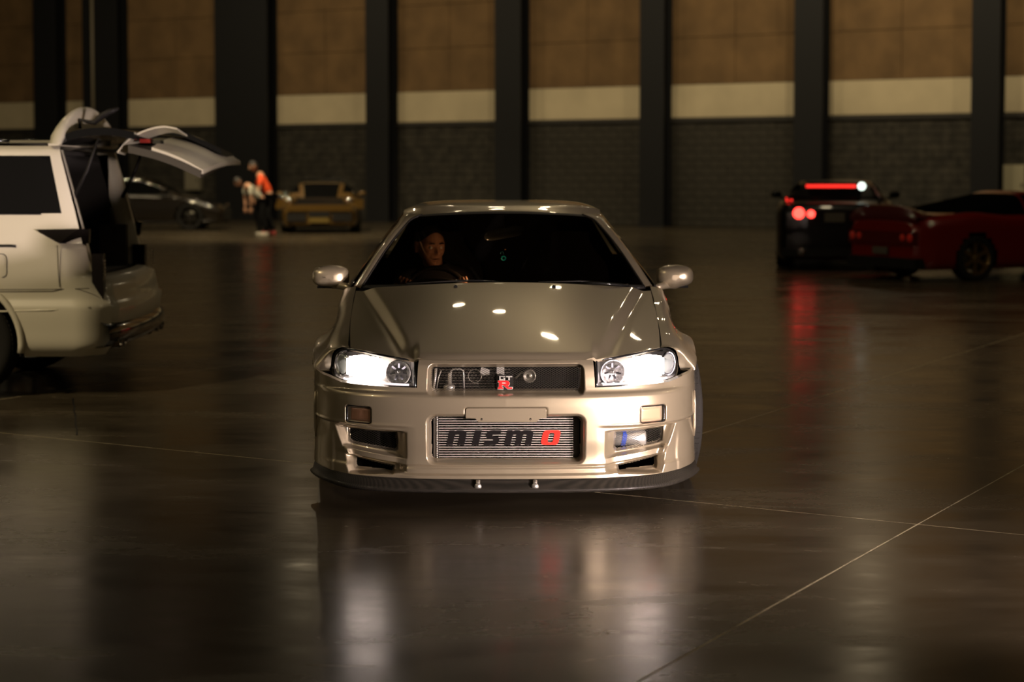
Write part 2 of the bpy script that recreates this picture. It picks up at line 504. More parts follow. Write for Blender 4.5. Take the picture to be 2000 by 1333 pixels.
PC = cr([(0, 0), (.2, .004), (.4, .022), (.55, .056), (.67, .115), (.77, .205), (.843, .32), (.884, .44), (.905, .56), (.918, .66)], 600)
PCs = np.concatenate([[0], np.cumsum(np.hypot(*np.diff(PC, axis=0).T))])
PCt = np.gradient(PC, PCs, axis=0); PCt /= np.linalg.norm(PCt, axis=1)[:, None]; PCt[0] = (1, 0)
def plan(s):
    """point and outward normal of the nose's plan curve at signed arc length s"""
    a = np.abs(s); g = np.where(s < 0, -1., 1.)
    x, y = np.interp(a, PCs, PC[:, 0]), np.interp(a, PCs, PC[:, 1])
    tx, ty = np.interp(a, PCs, PCt[:, 0]), np.interp(a, PCs, PCt[:, 1])
    return x*g, y, ty*g, -tx
AX, AZ, AR = .87, .325, .352                      # front axle, wheel centre height, arch radius
s_of_y = lambda y: np.interp(y, PC[:, 1], PCs)
inset = pchip([.11, .13, .165, .185, .215, .30, .44, .485, .500, .512, .53, .58, .625, .65], [.004, .0, .0, .010, .012, .004, .0, .004, .012, .028, .034, .046, .062, .085])

SC_OUT = [(.435, .338), (.60, .343), (.785, .352), (.712, .128), (.60, .134), (.44, .150)]
def nose_depth(X, Z):
    a = np.abs(X); d = np.zeros(X.shape); hole = np.zeros(X.shape, bool)
    # upper grille opening
    sd = rrect(a, Z - .566, .342, .056, .016)
    d += .040 * ss(.016, -.004, sd) + .035 * ss(-.002, -.010, sd); hole |= sd < -.008
    # middle opening for the intercooler
    sd = rrect(a, Z - .302, .345, .105, .032)
    d += .012 * ss(.012, .0, sd) + .06 * ss(.002, -.012, sd); hole |= sd < -.010
    # plate recess
    sd = rrect(a, Z - .425, .182, .022, .010); d += .008 * ss(.004, -.004, sd)
    # turn signal recess
    sd = rrect(a - .664, Z - .402, .060, .040, .013); d += .022 * ss(.003, -.007, sd)
    # side scoop: soft inner end, sharp slanting outer blade
    sd = polysd(a, Z, SC_OUT)
    inner = ss(.435, .50, a)
    xo = .712 + (.785 - .712)*(Z - .128)/(.352 - .128)
    d += .062 * ss(.0, -.012, sd) * inner * (.10 + .90*ss(.0, .052, xo - a))
    vane = np.exp(-(((Z - (.204 + .12*(a-.5))) / .017) ** 4)) * ss(.0, -.012, sd) * ss(0, .03, xo - a)
    d -= .044 * np.minimum(vane * 1.25, 1) * inner
    h1 = polysd(a, Z, [(.492, .322), (.722, .330), (.718, .268), (.70, .258), (.50, .236), (.488, .248)]); h2 = polysd(a, Z, [(.50, .172), (.698, .200), (.682, .148), (.505, .142)])
    d += .03 * ss(.004, -.008, h1) + .03 * ss(.004, -.008, h2)
    hole |= (h1 < -.006) | (h2 < -.006)
    # crease over the scoop and a step line that runs round to the wheel
    d += .010 * ss(.362, .350, Z) * ss(.40, .50, a) * (1 - ss(.34, .26, Z)*ss(.78, .80, a)) - .004 * np.exp(-((Z - .362) / .008) ** 2) * ss(.40, .5, a)
    # beam along the bottom
    d += .012 * ss(.190, .176, Z) * ss(.50, .44, a) * ss(.140, .152, Z)
    return d, hole

def nose_point(s, z):
    x, y, nx, ny = plan(s)
    ins = inset(z)
    d, hole = nose_depth(x, z)
    side = ss(.56, .80, np.abs(s) - .25)           # round the corner the features fade into flat side
    w = ss(.86, .80, np.abs(x)); ins = ins * (1 - .9*ss(.74, .87, np.abs(x)))
    return np.stack([x - nx*(ins + d*(1-w)), y - ny*(ins + d*(1-w)) + d*w, z + 0*x], -1), hole

def nose_grid(smaxf, ztopf, zbot, nu, nv, flip=False):
    v = np.linspace(0, 1, nv); u = np.linspace(-1, 1, nu)
    U, V = np.meshgrid(u, v, indexing='ij')
    Z = zbot + V * .4
    for _ in range(3):                              # top edge depends on s, end depends on z
        S = U * smaxf(Z); Z = zbot + (ztopf(np.abs(S)) - zbot) * V
    P, hole = nose_point(S, Z)
    m = ~(hole[:-1, :-1] & hole[1:, 1:] & hole[1:, :-1] & hole[:-1, 1:])
    return P, m
arch_y = lambda z: AX - np.sqrt(np.maximum(AR**2 - (z - AZ)**2, 0))
s40 = float(np.interp(.402, PC[:, 0], PCs)); s80 = float(np.interp(.80, PC[:, 0], PCs))
ztop = lambda s: np.interp(s, [0, s40, s80 - .05, s80 + .05, 1.05, 1.28], [.530, .530, .536, .556, .569, .577])
P, m = nose_grid(lambda z: s_of_y(arch_y(z)), ztop, .128, 640, 190)
fascia = MB(); fascia.grid(P, mask=m)
P2, m2 = nose_grid(lambda z: s40 + 0*z, lambda s: .648 - .0*s, .530, 330, 70)
fascia.grid(P2, mask=m2)
# turned-in returns: along the top of the nose, beside the headlamps, along the ledge under them, at the wheel arch
def ret(row, off, n=3):
    row = np.asarray(row); Q = np.stack([row + np.array(off) * (k / (n-1)) for k in range(n)], 1); return Q
fascia.grid(ret(P2[:, -1], (0, .03, .004)), flip=True)
fascia.grid(ret(P2[0], (0.0, .09, 0))); fascia.grid(ret(P2[-1], (0., .09, 0)), flip=True)
k0 = [i for i in range(P.shape[0]) if P[i, -1, 0] < -.40]; k1 = [i for i in range(P.shape[0]) if P[i, -1, 0] > .40]
for kk in (k0, k1): fascia.grid(ret(P[kk, -1], (0, .05, .004)), flip=True)
fascia.grid(ret(P[0], (.05, .0, 0))); fascia.grid(ret(P[-1], (-.05, .0, 0)), flip=True)
fascia.grid(ret(P[:, 0], (0, .10, -.012)))
bumper = fascia.build('front_bumper', PAINT, car)

# splitter of carbon under the bumper
sp = MB(); SS = np.linspace(-1.12, 1.12, 140); rows = []
for s in SS:
    x, y, nx, ny = [float(t) for t in plan(np.array(s))]
    e = ss(.55, 1.1, abs(s)); out = .042 - .018*e
    lift = .018 * ss(.70, .95, abs(s))
    sec = [(-.06, .128), (-.004, .128 + lift*.3), (.004, .118 + lift), (out - .012, .096 + lift*.6), (out, .088 + lift*.6), (out + .001, .078 + lift*.6), (out - .006, .072 + lift*.6), (-.06, .070)]
    rows.append([(x + nx*o, y + ny*o, z) for o, z in sec])
sp.grid(np.array(rows), flip=False)
splitter = sp.build('front_splitter', carbon_mat(), car, 'black carbon fibre splitter')
for x in (-.125, .128):
    b = MB().tube([(x, -.026, .100), (x, -.012, .124)], .010, 10); b.lathe([(.0, 0), (.016, .001), (.016, .006), (0, .008)], 12, 'y', Matrix.Translation((x, -.034, .100)))
    b.build('splitter_bracket', ALU, splitter)

# dark boxes behind the openings, added to block light
ln = MB(); ln.box((-.395, .26, .13), (.395, .28, .64)); ln.box((-.60, .40, .13), (.60, .42, .52)); ln.box((-.78, .33, .13), (-.58, .35, .40)); ln.box((.58, .33, .13), (.78, .35, .40))
ln.box((-.40, .26, .62), (.40, 1.25, .64)); ln.box((-.58, .50, .62), (.58, 1.25, .64)) ; ln.box((-.58, .18, .12), (.58, 4.2, .14)); ln.box((-.58, .50, .14), (-.56, 4.2, .66)); ln.box((.56, .50, .14), (.58, 4.2, .66))
ln.build('underbody', VOID, car)

# intercooler
ic = MB(); ic.box((-.325, .105, .196), (-.302, .17, .412)); ic.box((.300, .105, .196), (.330, .17, .412)); ic.box((-.30, .125, .196), (.30, .165, .412))
ic = ic.build('intercooler', mat('intercooler_body', (.10, .09, .075), .5, .6), car, 'finned metal intercooler')
for k in range(20):
    z = .2035 + k * .01075
    t = MB().box((-.302, .094, z - .0021), (.302, .12, z + .0021)).build('cooling_tube', ALU, ic) if k == 0 else None
    if k == 0: tube0 = t; tube0.data.transform(Matrix.Translation((0, 0, -z))); tube0.location = (0, 0, z)
    else:
        t = bpy.data.objects.new('cooling_tube', tube0.data); COL.objects.link(t); t.parent = ic; t.location = (0, 0, z)
fv = MB(); n = 150
for k in range(19):
    z0, z1 = .2035 + k*.01075 + .0021, .2035 + (k+1)*.01075 - .0021
    for i in range(n):
        xa, xb = -.30 + .6*i/n, -.30 + .6*(i+1)/n; za, zb = (z0, z1) if i % 2 else (z1, z0)
        fv.add([(xa, .099, za), (xb, .099, zb), (xb, .122, zb), (xa, .122, za)], [(0, 1, 2, 3)])
fo = fv.build('cooling_fin', mat('fin_metal', (.30, .27, .22), .5, .7), ic); fo['kind'] = 'stuff'
# end tank weld beads at the left
eb = MB()
for k in range(26): eb.lathe([(0, -.004), (.0045, 0), (0, .004)], 8, 'z', Matrix.Translation((-.309, .098, .203 + k*.0081)))
eb.build('weld_bead', ALU, ic)

# lettering painted on the intercooler: heavy slanted letters n i s m o
INK, REDINK = mat('black_ink', (.006, .005, .005), .8, spec=.08), mat('red_ink', (.50, .02, .012), .7, spec=.15)
LH = .0668
def slant(lp, x0): return [(x0 + x + y*.22, y) for x, y in lp]
def arc(cx, cy, rx, ry, a0, a1, n=6): return [(cx + rx*math.cos(R(a0 + (a1-a0)*k/n)), cy + ry*math.sin(R(a0 + (a1-a0)*k/n))) for k in range(n+1)]
h = LH
L_n = [[(0, 0), (0, h)] + [(.022, h), (.024, h-.006)] + [(.034, h), (.058, h)] + arc(.058, h-.020, .022, .020, 90, 0)[1:] + [(.080, 0), (.050, 0), (.050, h-.027)] + arc(.043, h-.027, .007, .008, 0, 90)[1:] + [(.032, h-.018), (.028, h-.026), (.028, 0)]]
L_i = [[(0, 0), (0, h), (.030, h), (.030, 0)]]
L_s = [[(0, 0), (.045, 0)] + arc(.045, .020, .020, .020, -90, 60) + [(.030, .040), (.030, .047), (.064, .047), (.064, h)] + [(.022, h)] + arc(.022, h-.020, .022, .020, 90, 230)[1:] + [(.038, .024), (.038, .018), (0, .018)]]
L_m = [[(0, 0), (0, h), (.022, h), (.024, h-.006), (.034, h), (.056, h), (.064, h-.007), (.074, h), (.100, h)] + arc(.100, h-.020, .020, .020, 90, 0)[1:] + [(.120, 0), (.093, 0), (.093, h-.027)] + arc(.087, h-.027, .006, .008, 0, 90)[1:] + [(.078, h-.018), (.074, h-.026), (.074, 0), (.047, 0), (.047, h-.027)] + arc(.041, h-.027, .006, .008, 0, 90)[1:] + [(.032, h-.018), (.028, h-.026), (.028, 0)]]
L_o = [[(.020, 0), (.066, 0)] + arc(.066, .016, .016, .016, -90, 0)[1:] + arc(.066, h-.016, .016, .016, 0, 90) + arc(.020, h-.016, .018, .016, 90, 180) + arc(.020, .016, .018, .016, 180, 270)[:-1], [(.031, .018), (.031, h-.018), (.036, h-.012), (.050, h-.012), (.055, h-.018), (.055, .018), (.050, .012), (.036, .012)]]
for nm, lp, px in (('n', L_n, 872), ('i', L_i, 922), ('s', L_s, 945.5), ('m', L_m, 985.5), ('o', L_o, 1055.5)):
    x0 = (px - 989) / 3500 * 8.0
    curve_shape('letter', [slant(q, x0) for q in lp], .0006, REDINK if nm == 'o' else INK, ic, Matrix.Translation((0, .0925, .2665)) @ Matrix.Rotation(R(90), 4, 'X'), 'red letter %s' % nm if nm == 'o' else 'black letter %s' % nm)

# plate bracket
def rounded(x0, x1, z0, z1, r, n=4):
    return arc(x1-r, z0+r, r, r, -90, 0, n) + arc(x1-r, z1-r, r, r, 0, 90, n) + arc(x0+r, z1-r, r, r, 90, 180, n) + arc(x0+r, z0+r, r, r, 180, 270, n)
lp = [(-.178, .402), (-.178, .434)] + arc(-.170, .436, .008, .008, 180, 90, 3) + arc(.170, .436, .008, .008, 90, 0, 3) + [(.178, .402), (.150, .400), (.134, .384), (-.122, .384), (-.136, .400)]
br = curve_shape('plate_bracket', [lp], .002, PAINT, car, Matrix.Translation((0, .001, 0)) @ Matrix.Rotation(R(90), 4, 'X'), bevel=.001)
for x in (-.108, .108): MB().lathe([(.0, -.004), (.005, -.003), (.005, .001)], 12, 'y', Matrix.Translation((x, .0, .396))).build('bolt', CHROME, br)

# turn signals in the bumper
def diag_lens(name, cx, cz, hx, hz, m, parent, side, y_off, rib=True):
    """ribbed lens lying on the nose's plan curve"""
    mb = MB(); nx_, nz_ = 57, 13; G = np.zeros((nx_, nz_, 3))
    for i in range(nx_):
        for j in range(nz_):
            x = cx + hx*(2*i/(nx_-1) - 1); z = cz + hz*(2*j/(nz_-1) - 1)
            s = float(np.interp(abs(x), PC[:, 0], PCs)); q = plan(np.array(s*side))
            k = y_off + (.0045*(i % 2) if rib else 0) + .006*(1 - min(1, 8*min(i, nx_-1-i, 4*j, 4*(nz_-1-j))/nx_))
            G[i, j] = (float(q[0]) - float(q[2])*k, float(q[1]) - float(q[3])*k, z)
    mb.grid(G, flip=(side < 0)); return mb.build(name, m, parent)
AMB = mat('smoked_amber_lens', (.45, .24, .15), .18, .1, coat=1.)
for sd in (-1, 1):
    bz = MB(); n = 40; rr = rounded(-.058, .058, -.038, .038, .012, 4); rows = []
    for dx, dz in rr + rr[:1]:
        s = float(np.interp(.664 + dx, PC[:, 0], PCs)); q = [float(t) for t in plan(np.array(s))]
        rows.append((sd*(q[0] - q[2]*.008), q[1] - q[3]*.008, .402 + dz))
    sig = diag_lens('turn_signal', .664, .402, .052, .032, AMB, car, sd, .013); sig['label'] = 'ribbed amber turn signal in a dark rim'
    bz.tube(rows, .0042, 8, caps=False); bz.build('rim', GLOSSBLACK, sig)

# ---- wire mesh in the openings
def wire(name, x0, x1, z0, z1, y, parent, pitch=.0165, r=.0006, yfun=None):
    mb = MB(); dz = z1 - z0; k = x0 - dz
    while k < x1:
        for sgn in (1, -1):
            pts = []
            for t in (0, 1):
                x = k + dz*t*1.9 if sgn > 0 else k + dz*1.9 - dz*t*1.9; pts.append([x, z0 + dz*t])
            (xa, za), (xb, zb) = pts
            if xa > xb: xa, za, xb, zb = xb, zb, xa, za
            if xb <= x0 or xa >= x1: continue
            if xa < x0: za += (zb-za)*(x0-xa)/(xb-xa); xa = x0
            if xb > x1: zb = za + (zb-za)*(x1-xa)/(xb-xa); xb = x1
            ya = yfun(xa) if yfun else y; yb = yfun(xb) if yfun else y
            mb.tube([(xa, ya, za), (xb, yb, zb)], r, 4, caps=False)
        k += pitch
    return mb.build(name, mat('wire', (.05, .045, .035), .5, .6), parent)
wire('grille_mesh', -.335, .335, .512, .620, .078, bumper)
yb = lambda x: float(np.interp(abs(x), PC[:, 0], PC[:, 1])) + .085
for sd in (-1, 1):
    a, b = sorted((sd*.49, sd*.73)); wire('duct_mesh', a, b, .236, .322, 0, bumper, yfun=yb)

# things seen through the upper grille: radiator, pipes, horn, fan hub, bracket
rd = MB(); rd.box((-.33, .150, .50), (.33, .158, .64))
rad = rd.build('radiator', VOID, car)
rf = MB()
for k in range(9): rf.box((-.30, .146, .512 + k*.0125), (.02, .15, .5135 + k*.0125))
rf.build('radiator_fin', mat('dull_metal', (.22, .20, .16), .45, .8), rad)
pp = MB()
cx = lambda px: (px - 989) / 3500 * 8.02
pp.tube([(cx(881), .12, .50), (cx(881), .12, .595), (cx(885), .12, .606), (cx(900), .12, .606), (cx(906), .12, .598), (cx(907), .12, .50)], .004, 8)
pp.tube([(cx(852), .12, .61), (cx(850), .12, .56), (cx(846), .12, .50)], .006, 8); pp.tube([(cx(862), .12, .60), (cx(857), .12, .57), (cx(852), .12, .50)], .003, 8)
pp.build('coolant_pipe', ALU, rad)
cap = MB(); cap.lathe([(0, .0), (.022, .0), (.026, .006), (.026, .016), (.018, .022), (.007, .024), (.006, .07), (0, .075)], 24, 'z', Matrix.Translation((cx(878), .115, .515)))
cap.build('filler_cap', ALU, rad)
hn = MB(); hn.lathe([(0, 0), (.006, 0), (.008, .006), (.020, .004), (.024, -.002), (.029, -.002), (.031, .006), (.030, .014), (0, .016)], 32, 'y', Matrix.Translation((cx(1035), .112, .575)))
hn.tube([(cx(1035), .13, .575), (cx(1020), .13, .59), (cx(1008), .13, .565)], .006, 8); hn.build('horn', mat('grey_metal', (.16, .15, .12), .35, .7), rad)
fh = MB(); fh.lathe([(.028, .0), (.031, -.003), (.031, .006)], 32, 'y', Matrix.Translation((cx(928), .125, .575))); fh.build('fan_hub', mat('dull_metal'), rad)
bk = MB(); bk.add([(cx(941), .12, .615), (cx(957), .12, .603), (cx(957), .12, .580), (cx(946), .12, .578), (cx(938), .12, .59), (cx(941), .128, .615), (cx(957), .128, .603), (cx(957), .128, .580), (cx(946), .128, .578), (cx(938), .128, .59)], [(0, 1, 2, 3, 4), (0, 5, 6, 1), (1, 6, 7, 2), (2, 7, 8, 3), (3, 8, 9, 4), (4, 9, 5, 0)])
bk.box((cx(971), .12, .505), (cx(986), .128, .617)); bk.build('latch_bracket', ALU, rad)

# badge
bdg = MB().box((cx(972), .066, .520), (cx(1003), .070, .586)).build('badge', mat('badge_back', (.03, .028, .025), .3, .6), bumper, 'grille badge with red R under small silver letters')
MX = Matrix.Rotation(R(90), 4, 'X')
SILV = mat('silver', (.42, .41, .37), .35, .35); REDM = mat('badge_red', (.55, .02, .02), .25, 0, coat=1.)
w, hh = .064, .037
Rl = [[(0, 0), (0, .007), (.005, .007), (.005, hh-.007), (0, hh-.007), (0, hh), (.038, hh)] + arc(.038, hh-.012, .014, .012, 90, -90, 8)[1:] + [(.036, .018), (.049, .007), (w, .007), (w, 0), (.043, 0), (.025, .017), (.018, .017), (.018, .007), (.023, .007), (.023, 0)], [(.018, .024), (.018, hh-.008), (.034, hh-.008), (.038, hh-.012), (.034, .024)]]
x0, z0 = cx(987.5) - w/2, .524
curve_shape('letter', [[(x0 + x - .001, z0 + z - .001) for x, z in Rl[0]]], .0015, SILV, bdg, Matrix.Translation((0, .064, 0)) @ MX, 'silver edge of the badge letter', bevel=.0022)
curve_shape('letter', [[(x0 + x, z0 + z) for x, z in q] for q in Rl], .0015, REDM, bdg, Matrix.Translation((0, .0595, 0)) @ MX, 'red letter R')
G_ = [[(0, 0), (.026, 0), (.026, .013), (.016, .013), (.016, .010), (.021, .010), (.021, .005), (.006, .005), (.006, .018), (.026, .018), (.026, .022), (0, .022)]]
T_ = [[(.010, 0), (.017, 0), (.017, .016), (.028, .016), (.028, .022), (0, .022), (0, .016), (.010, .016)]]
for nm, lp, xx in (('G', G_, cx(976)), ('T', T_, cx(989))):
    curve_shape('letter', [[(xx + x, .563 + z*.86) for x, z in q] for q in lp], .002, SILV, bdg, Matrix.Translation((0, .0575, 0)) @ MX, 'silver letter ' + nm)

# oil cooler behind the right-hand duct
oc = MB(); oc.lathe([(0, 0), (.030, .0), (.036, .008), (.036, .150), (.030, .158), (0, .158)], 28, 'x', Matrix.Translation((.480, .205, .282)))
oc = oc.build('duct_pipe', mat('pipe_alu', (.55, .55, .52), .35, .8), car, 'silver pipe with a blue band inside the duct')
MB().lathe([(.038, 0), (.0385, .01), (.038, .02)], 28, 'x', Matrix.Translation((.528, .205, .282)) @ Matrix.Rotation(R(10), 4, 'Y')).build('hose_clamp', mat('blue', (.02, .06, .36), .4), oc, 'blue band')

# ================================================================== headlamps
LENS = glass('headlamp_lens', (.93, .93, .95), .07)
REFL = mat('reflector', (.86, .86, .88), .16, 1.)
LAMP = mat('lamp_glow', (1, 1, 1), .5, emit=(1., .82, .70), estr=7.0)
LAMP2 = mat('lamp_glow_soft', (1, 1, 1), .5, emit=(1., .84, .90), estr=1.3)
CLEARV = mat('clear_turn_lens', (.42, .46, .44), .15, .5, coat=1.)
T3 = cr([(.408, .150, .642), (.50, .180, .652), (.60, .262, .661), (.70, .370, .670), (.750, .415, .668), (.785, .450, .648), (.802, .475, .612), (.808, .485, .58)], 60)
B3 = cr([(.405, .068, .530), (.50, .096, .530), (.60, .150, .531), (.70, .236, .533), (.755, .305, .537), (.790, .38, .545), (.803, .44, .556), (.808, .478, .572)], 60)
def headlamp(side):
    rt = empty('headlamp', (0, 0, 0)); rt.parent = car; S = np.array([side, 1, 1.])
    rt['label'] = 'lit headlamp unit on the %s of the nose' % ('left' if side < 0 else 'right')
    nv = 14; G = np.zeros((60, nv, 3))
    for j in range(nv):
        t = j/(nv-1); bow = .026*math.sin(math.pi*min(max(t, 0), 1))
        G[:, j] = B3*(1-t) + T3*t + np.outer(np.ones(60), (0, -bow, 0)) * np.minimum(1, np.linspace(6, 0, 60))[:, None] + np.outer(np.ones(60), (0, 0, .0))
    MB().grid(G*S, flip=side < 0).build('lens', LENS, rt)
    # bowl: sides going back and the rear wall
    off = np.array([-.0, .10, .0]); rim = np.concatenate([G[:, 0], G[-1, :], G[::-1, -1], G[0, ::-1]])
    cen = rim.mean(0); back = (rim - cen)*np.array([.86, .86, .80]) + cen + np.array([-.01, .085, 0])
    MB().grid(np.stack([rim, back], 1)*S, flip=side > 0).build('bowl', mat('bezel_chrome', (.62, .61, .60), .38, .55), rt)
    bp = MB(); n = 60; Gb = (G - cen)*np.array([.86, .86, .80]) + cen + np.array([-.01, .087, 0]); bp.grid(Gb*S, flip=side < 0); bp.build('back_wall', mat('bezel_chrome'), rt)
    MB().tube([tuple(p*S) for p in rim[::2]] + [tuple(rim[0]*S)], .0058, 8, caps=False).build('rim', GLOSSBLACK, rt)
    # round reflectors: small high-beam bowl, the burning low beam, side turn lamp
    def bowl(name, c, r, d, m, n=32, yaw=0, sx=1.):
        M = Matrix.Translation((c[0]*side, c[1], c[2])) @ Matrix.Rotation(R(yaw*side), 4, 'Z') @ Matrix.Diagonal((sx, 1, 1, 1))
        prof = [(r*math.sqrt(k/10), d*(1 - k/10)) for k in range(11)] + [(r*1.06, -.004), (r*1.09, .004)]
        return MB().lathe(prof, n, 'y', M).build(name, m, rt)
    a = bowl('high_beam_reflector', (.484, .172, .586), .054, .045, mat('reflector_facet', (.62, .61, .58), .35, .35, noise=(70, .3, 1.3)), yaw=12)
    MB().lathe([(0, -.012), (.007, -.010), (.009, .0), (.009, .03)], 14, 'y', Matrix.Translation((.484*side, .190, .586))).build('bulb', CHROME, a)
    for k in range(7):
        an = k*2*math.pi/7
        MB().box((-.004, -.003, .018), (.004, .006, .042), Matrix.Translation((.484*side, .197, .586)) @ Matrix.Rotation(an, 4, 'Y')).build('facet', REFL, a)
    b = bowl('low_beam_reflector', (.655, .335, .597), .052, .045, REFL, yaw=34, sx=1.3)
    # the glowing low beam: stepped block lens
    g = MB(); M = Matrix.Translation((.645*side, .272, .597)) @ Matrix.Rotation(R(32*side), 4, 'Z')
    for k in range(16):
        hq = -.088 + k*.012; hx = hq*side; hz = .054 * math.sqrt(max(.30, 1 - (abs(hq)/.12)**4)) - (.004 if k % 2 else 0)
        g.box((hx - .0061, -.004 - .002*(k % 2), -hz*.92), (hx + .0061, .012, hz), M)
    g.build('low_beam_lamp', LAMP, b)
    MB().box((-.095, -.010, -.059), (.085, .020, -.053), M).build('glow_strip', LAMP2, b)
    c = bowl('turn_lamp', (.755, .385, .603), .050, .030, REFL, yaw=52)
    cl = MB(); M2 = Matrix.Translation((.755*side, .378, .603)) @ Matrix.Rotation(R(50*side), 4, 'Z'); prof = [(.046*math.sin(R(9*k)), -.012*math.cos(R(9*k))) for k in range(11)]
    cl.lathe(prof, 30, 'y', M2); cl.build('turn_lens', CLEARV, c)
    ring = [tuple(M2 @ Vector((.053*math.cos(R(q)), -.004, .053*math.sin(R(q))))) for q in (range(-95, 100, 15) if side > 0 else range(85, 280, 15))]
    MB().tube(ring, .0022, 6).build('ring', LAMP2 if side > 0 else CHROME, c)
    M3 = Matrix.Translation((.484*side, .150, .586)) @ Matrix.Rotation(R(12*side), 4, 'Z')
    ring = [tuple(M3 @ Vector((.057*math.cos(R(q)), -.004, .057*math.sin(R(q))))) for q in range(0, 361, 15)]
    MB().tube(ring, .002, 6, caps=False).build('ring', LAMP2 if side > 0 else CHROME, a)
    MB().tube([tuple((B3[k] + np.array([0, .028, .008]))*S) for k in range(3, 40, 3)], .0045, 8).build('light_strip', LAMP2, rt)
    return rt
for sd in (-1, 1): headlamp(sd)

# ================================================================== bonnet
xh = pchip([.38, .47, .65, .87, 1.18, 1.5], [.716, .729, .742, .752, .763, .770])
zs = pchip([.0, .38, .47, .65, .87, 1.18, 1.5], [.66, .674, .684, .720, .757, .822, .888])
zc = lambda y: .663 + .277*(np.asarray(y) - .13) - .05*(np.asarray(y) - .13)**2 - .012*ss(.13, .08, y)
_dp = np.polyfit([.1, .38, .65, .87, 1.18, 1.5], [.030, .055, .073, .084, .074, .060], 3)
zdrop = lambda y: np.polyval(_dp, y)
nu, nv = 121, 90
u = np.linspace(-1, 1, nu); v = np.linspace(0, 1, nv); U, V = np.meshgrid(u, v, indexing='ij')
xf = U * .718
yf = np.interp(np.abs(xf), [0, .2, .36, .405, .43, .50, .60, .70, .718], [.088, .093, .112, .135, .148, .178, .258, .366, .384])
yr = 1.275 + .155 * np.abs(U)**2.2
Y = yf + (yr - yf)*V; X = U * np.where(Y < .38, .718, xh(Y))
X = U * (.718*(1-V) + xh(1.42)*V + .012*np.sin(np.pi*V))
Z = zc(Y) - zdrop(Y) * (X/.76)**2
crs = .43 + (.655 - .43) * np.clip((Y - .16)/1.05, 0, 1.2)
Z += .012 * ss(.030, -.030, np.abs(X) - crs) - .004*np.exp(-((np.abs(X) - crs - .035)/.02)**2)
Z -= .010 * ss(.05, .0, V) * ss(.45, .38, np.abs(X))
Z -= .010 * ss(.87, .93, V) * 0 + .0
# matched front corners: the edge meets the headlamp's upper rim
Tz = np.interp(np.abs(xf[:, 0]), T3[:, 0], T3[:, 2]) + .006
for i in range(nu):
    if abs(xf[i, 0]) > .405:
        dz = Tz[i] - Z[i, 0]; Z[i] += dz * np.exp(-(V[i] / .10)**2)
hood = MB(); G = np.stack([X, Y, Z], -1); hood.grid(G)
hood.grid(np.stack([G[:, 0], G[:, 0] + [0, .004, -.014]], 1), flip=True)
hood.grid(np.stack([G[0], G[0] + [.002, 0, -.02]], 1)); hood.grid(np.stack([G[-1], G[-1] + [-.002, 0, -.02]], 1), flip=True)
hood.grid(np.stack([G[:, -1], G[:, -1] + [0, .02, -.02]], 1))
hood = hood.build('bonnet', PAINT, car)
HZ = lambda x, y: float(zc(y) - zdrop(y)*(x/.76)**2)
for x in (-.245, .255):
    MB().lathe([(0, .012), (.006, .010), (.010, .004), (.011, -.004)], 12, 'z', Matrix.Translation((x, 1.20, HZ(x, 1.20) + .012))).build('washer_nozzle', GLOSSBLACK, hood)

# ================================================================== front wings
ST = {  # y : inner edge -> crest -> flare -> lip   (x, z)
 .47: [(.735,.684),(.775,.678),(.808,.664),(.834,.638),(.858,.608),(.875,.590),(.886,.576),(.890,.562)],
 .55: [(.740,.700),(.785,.695),(.822,.682),(.854,.656),(.882,.628),(.900,.606),(.908,.590),(.906,.572)],
 .65: [(.745,.721),(.794,.716),(.828,.700),(.856,.676),(.884,.652),(.906,.632),(.918,.615),(.920,.600)],
 .87: [(.756,.758),(.797,.753),(.824,.738),(.846,.716),(.872,.702),(.897,.692),(.912,.684),(.918,.677)],
 1.05:[(.763,.795),(.800,.790),(.826,.771),(.842,.742),(.862,.712),(.885,.680),(.902,.650),(.907,.627)],
 1.18:[(.767,.824),(.807,.818),(.832,.801),(.845,.765),(.856,.720),(.870,.660),(.884,.570),(.886,.490)],
 1.225:[(.769,.833),(.814,.827),(.841,.811),(.851,.760),(.861,.700),(.878,.600),(.890,.400),(.872,.150)],
 1.52:[(.774,.890),(.828,.880),(.846,.862),(.853,.780),(.857,.680),(.862,.550),(.865,.350),(.845,.150)]}
ys = sorted(ST); ctrl = [np.array([(x, y, z) for x, z in ST[y]]) for y in ys]
s0 = np.array([(.722,.390,.676),(.762,.422,.676),(.797,.456,.658),(.812,.480,.625),(.817,.488,.592),(.822,.486,.572),(.828,.484,.560),(.835,.480,.552)])
ctrl = [s0] + ctrl; ky = [.395] + ys
cf = pchip(ky, np.array(ctrl).reshape(len(ctrl), -1))
def wing_rows(side):
    out = []
    for y in list(np.linspace(.395, 1.17, 66)) + list(np.linspace(1.18, 1.225, 10)) + list(np.linspace(1.24, 1.52, 20)):
        c = cf(y).reshape(-1, 3).copy()
        if y > .62 and y < 1.22:      # lip follows the arch circle
            za = AZ + math.sqrt(max(AR**2 - (y - AX)**2, 0)); c[-1, 2] = za; c[-2, 2] = max(c[-2, 2], za + .004)
        out.append(cr(c, 40))
    return np.array(out) * np.array([side, 1, 1])
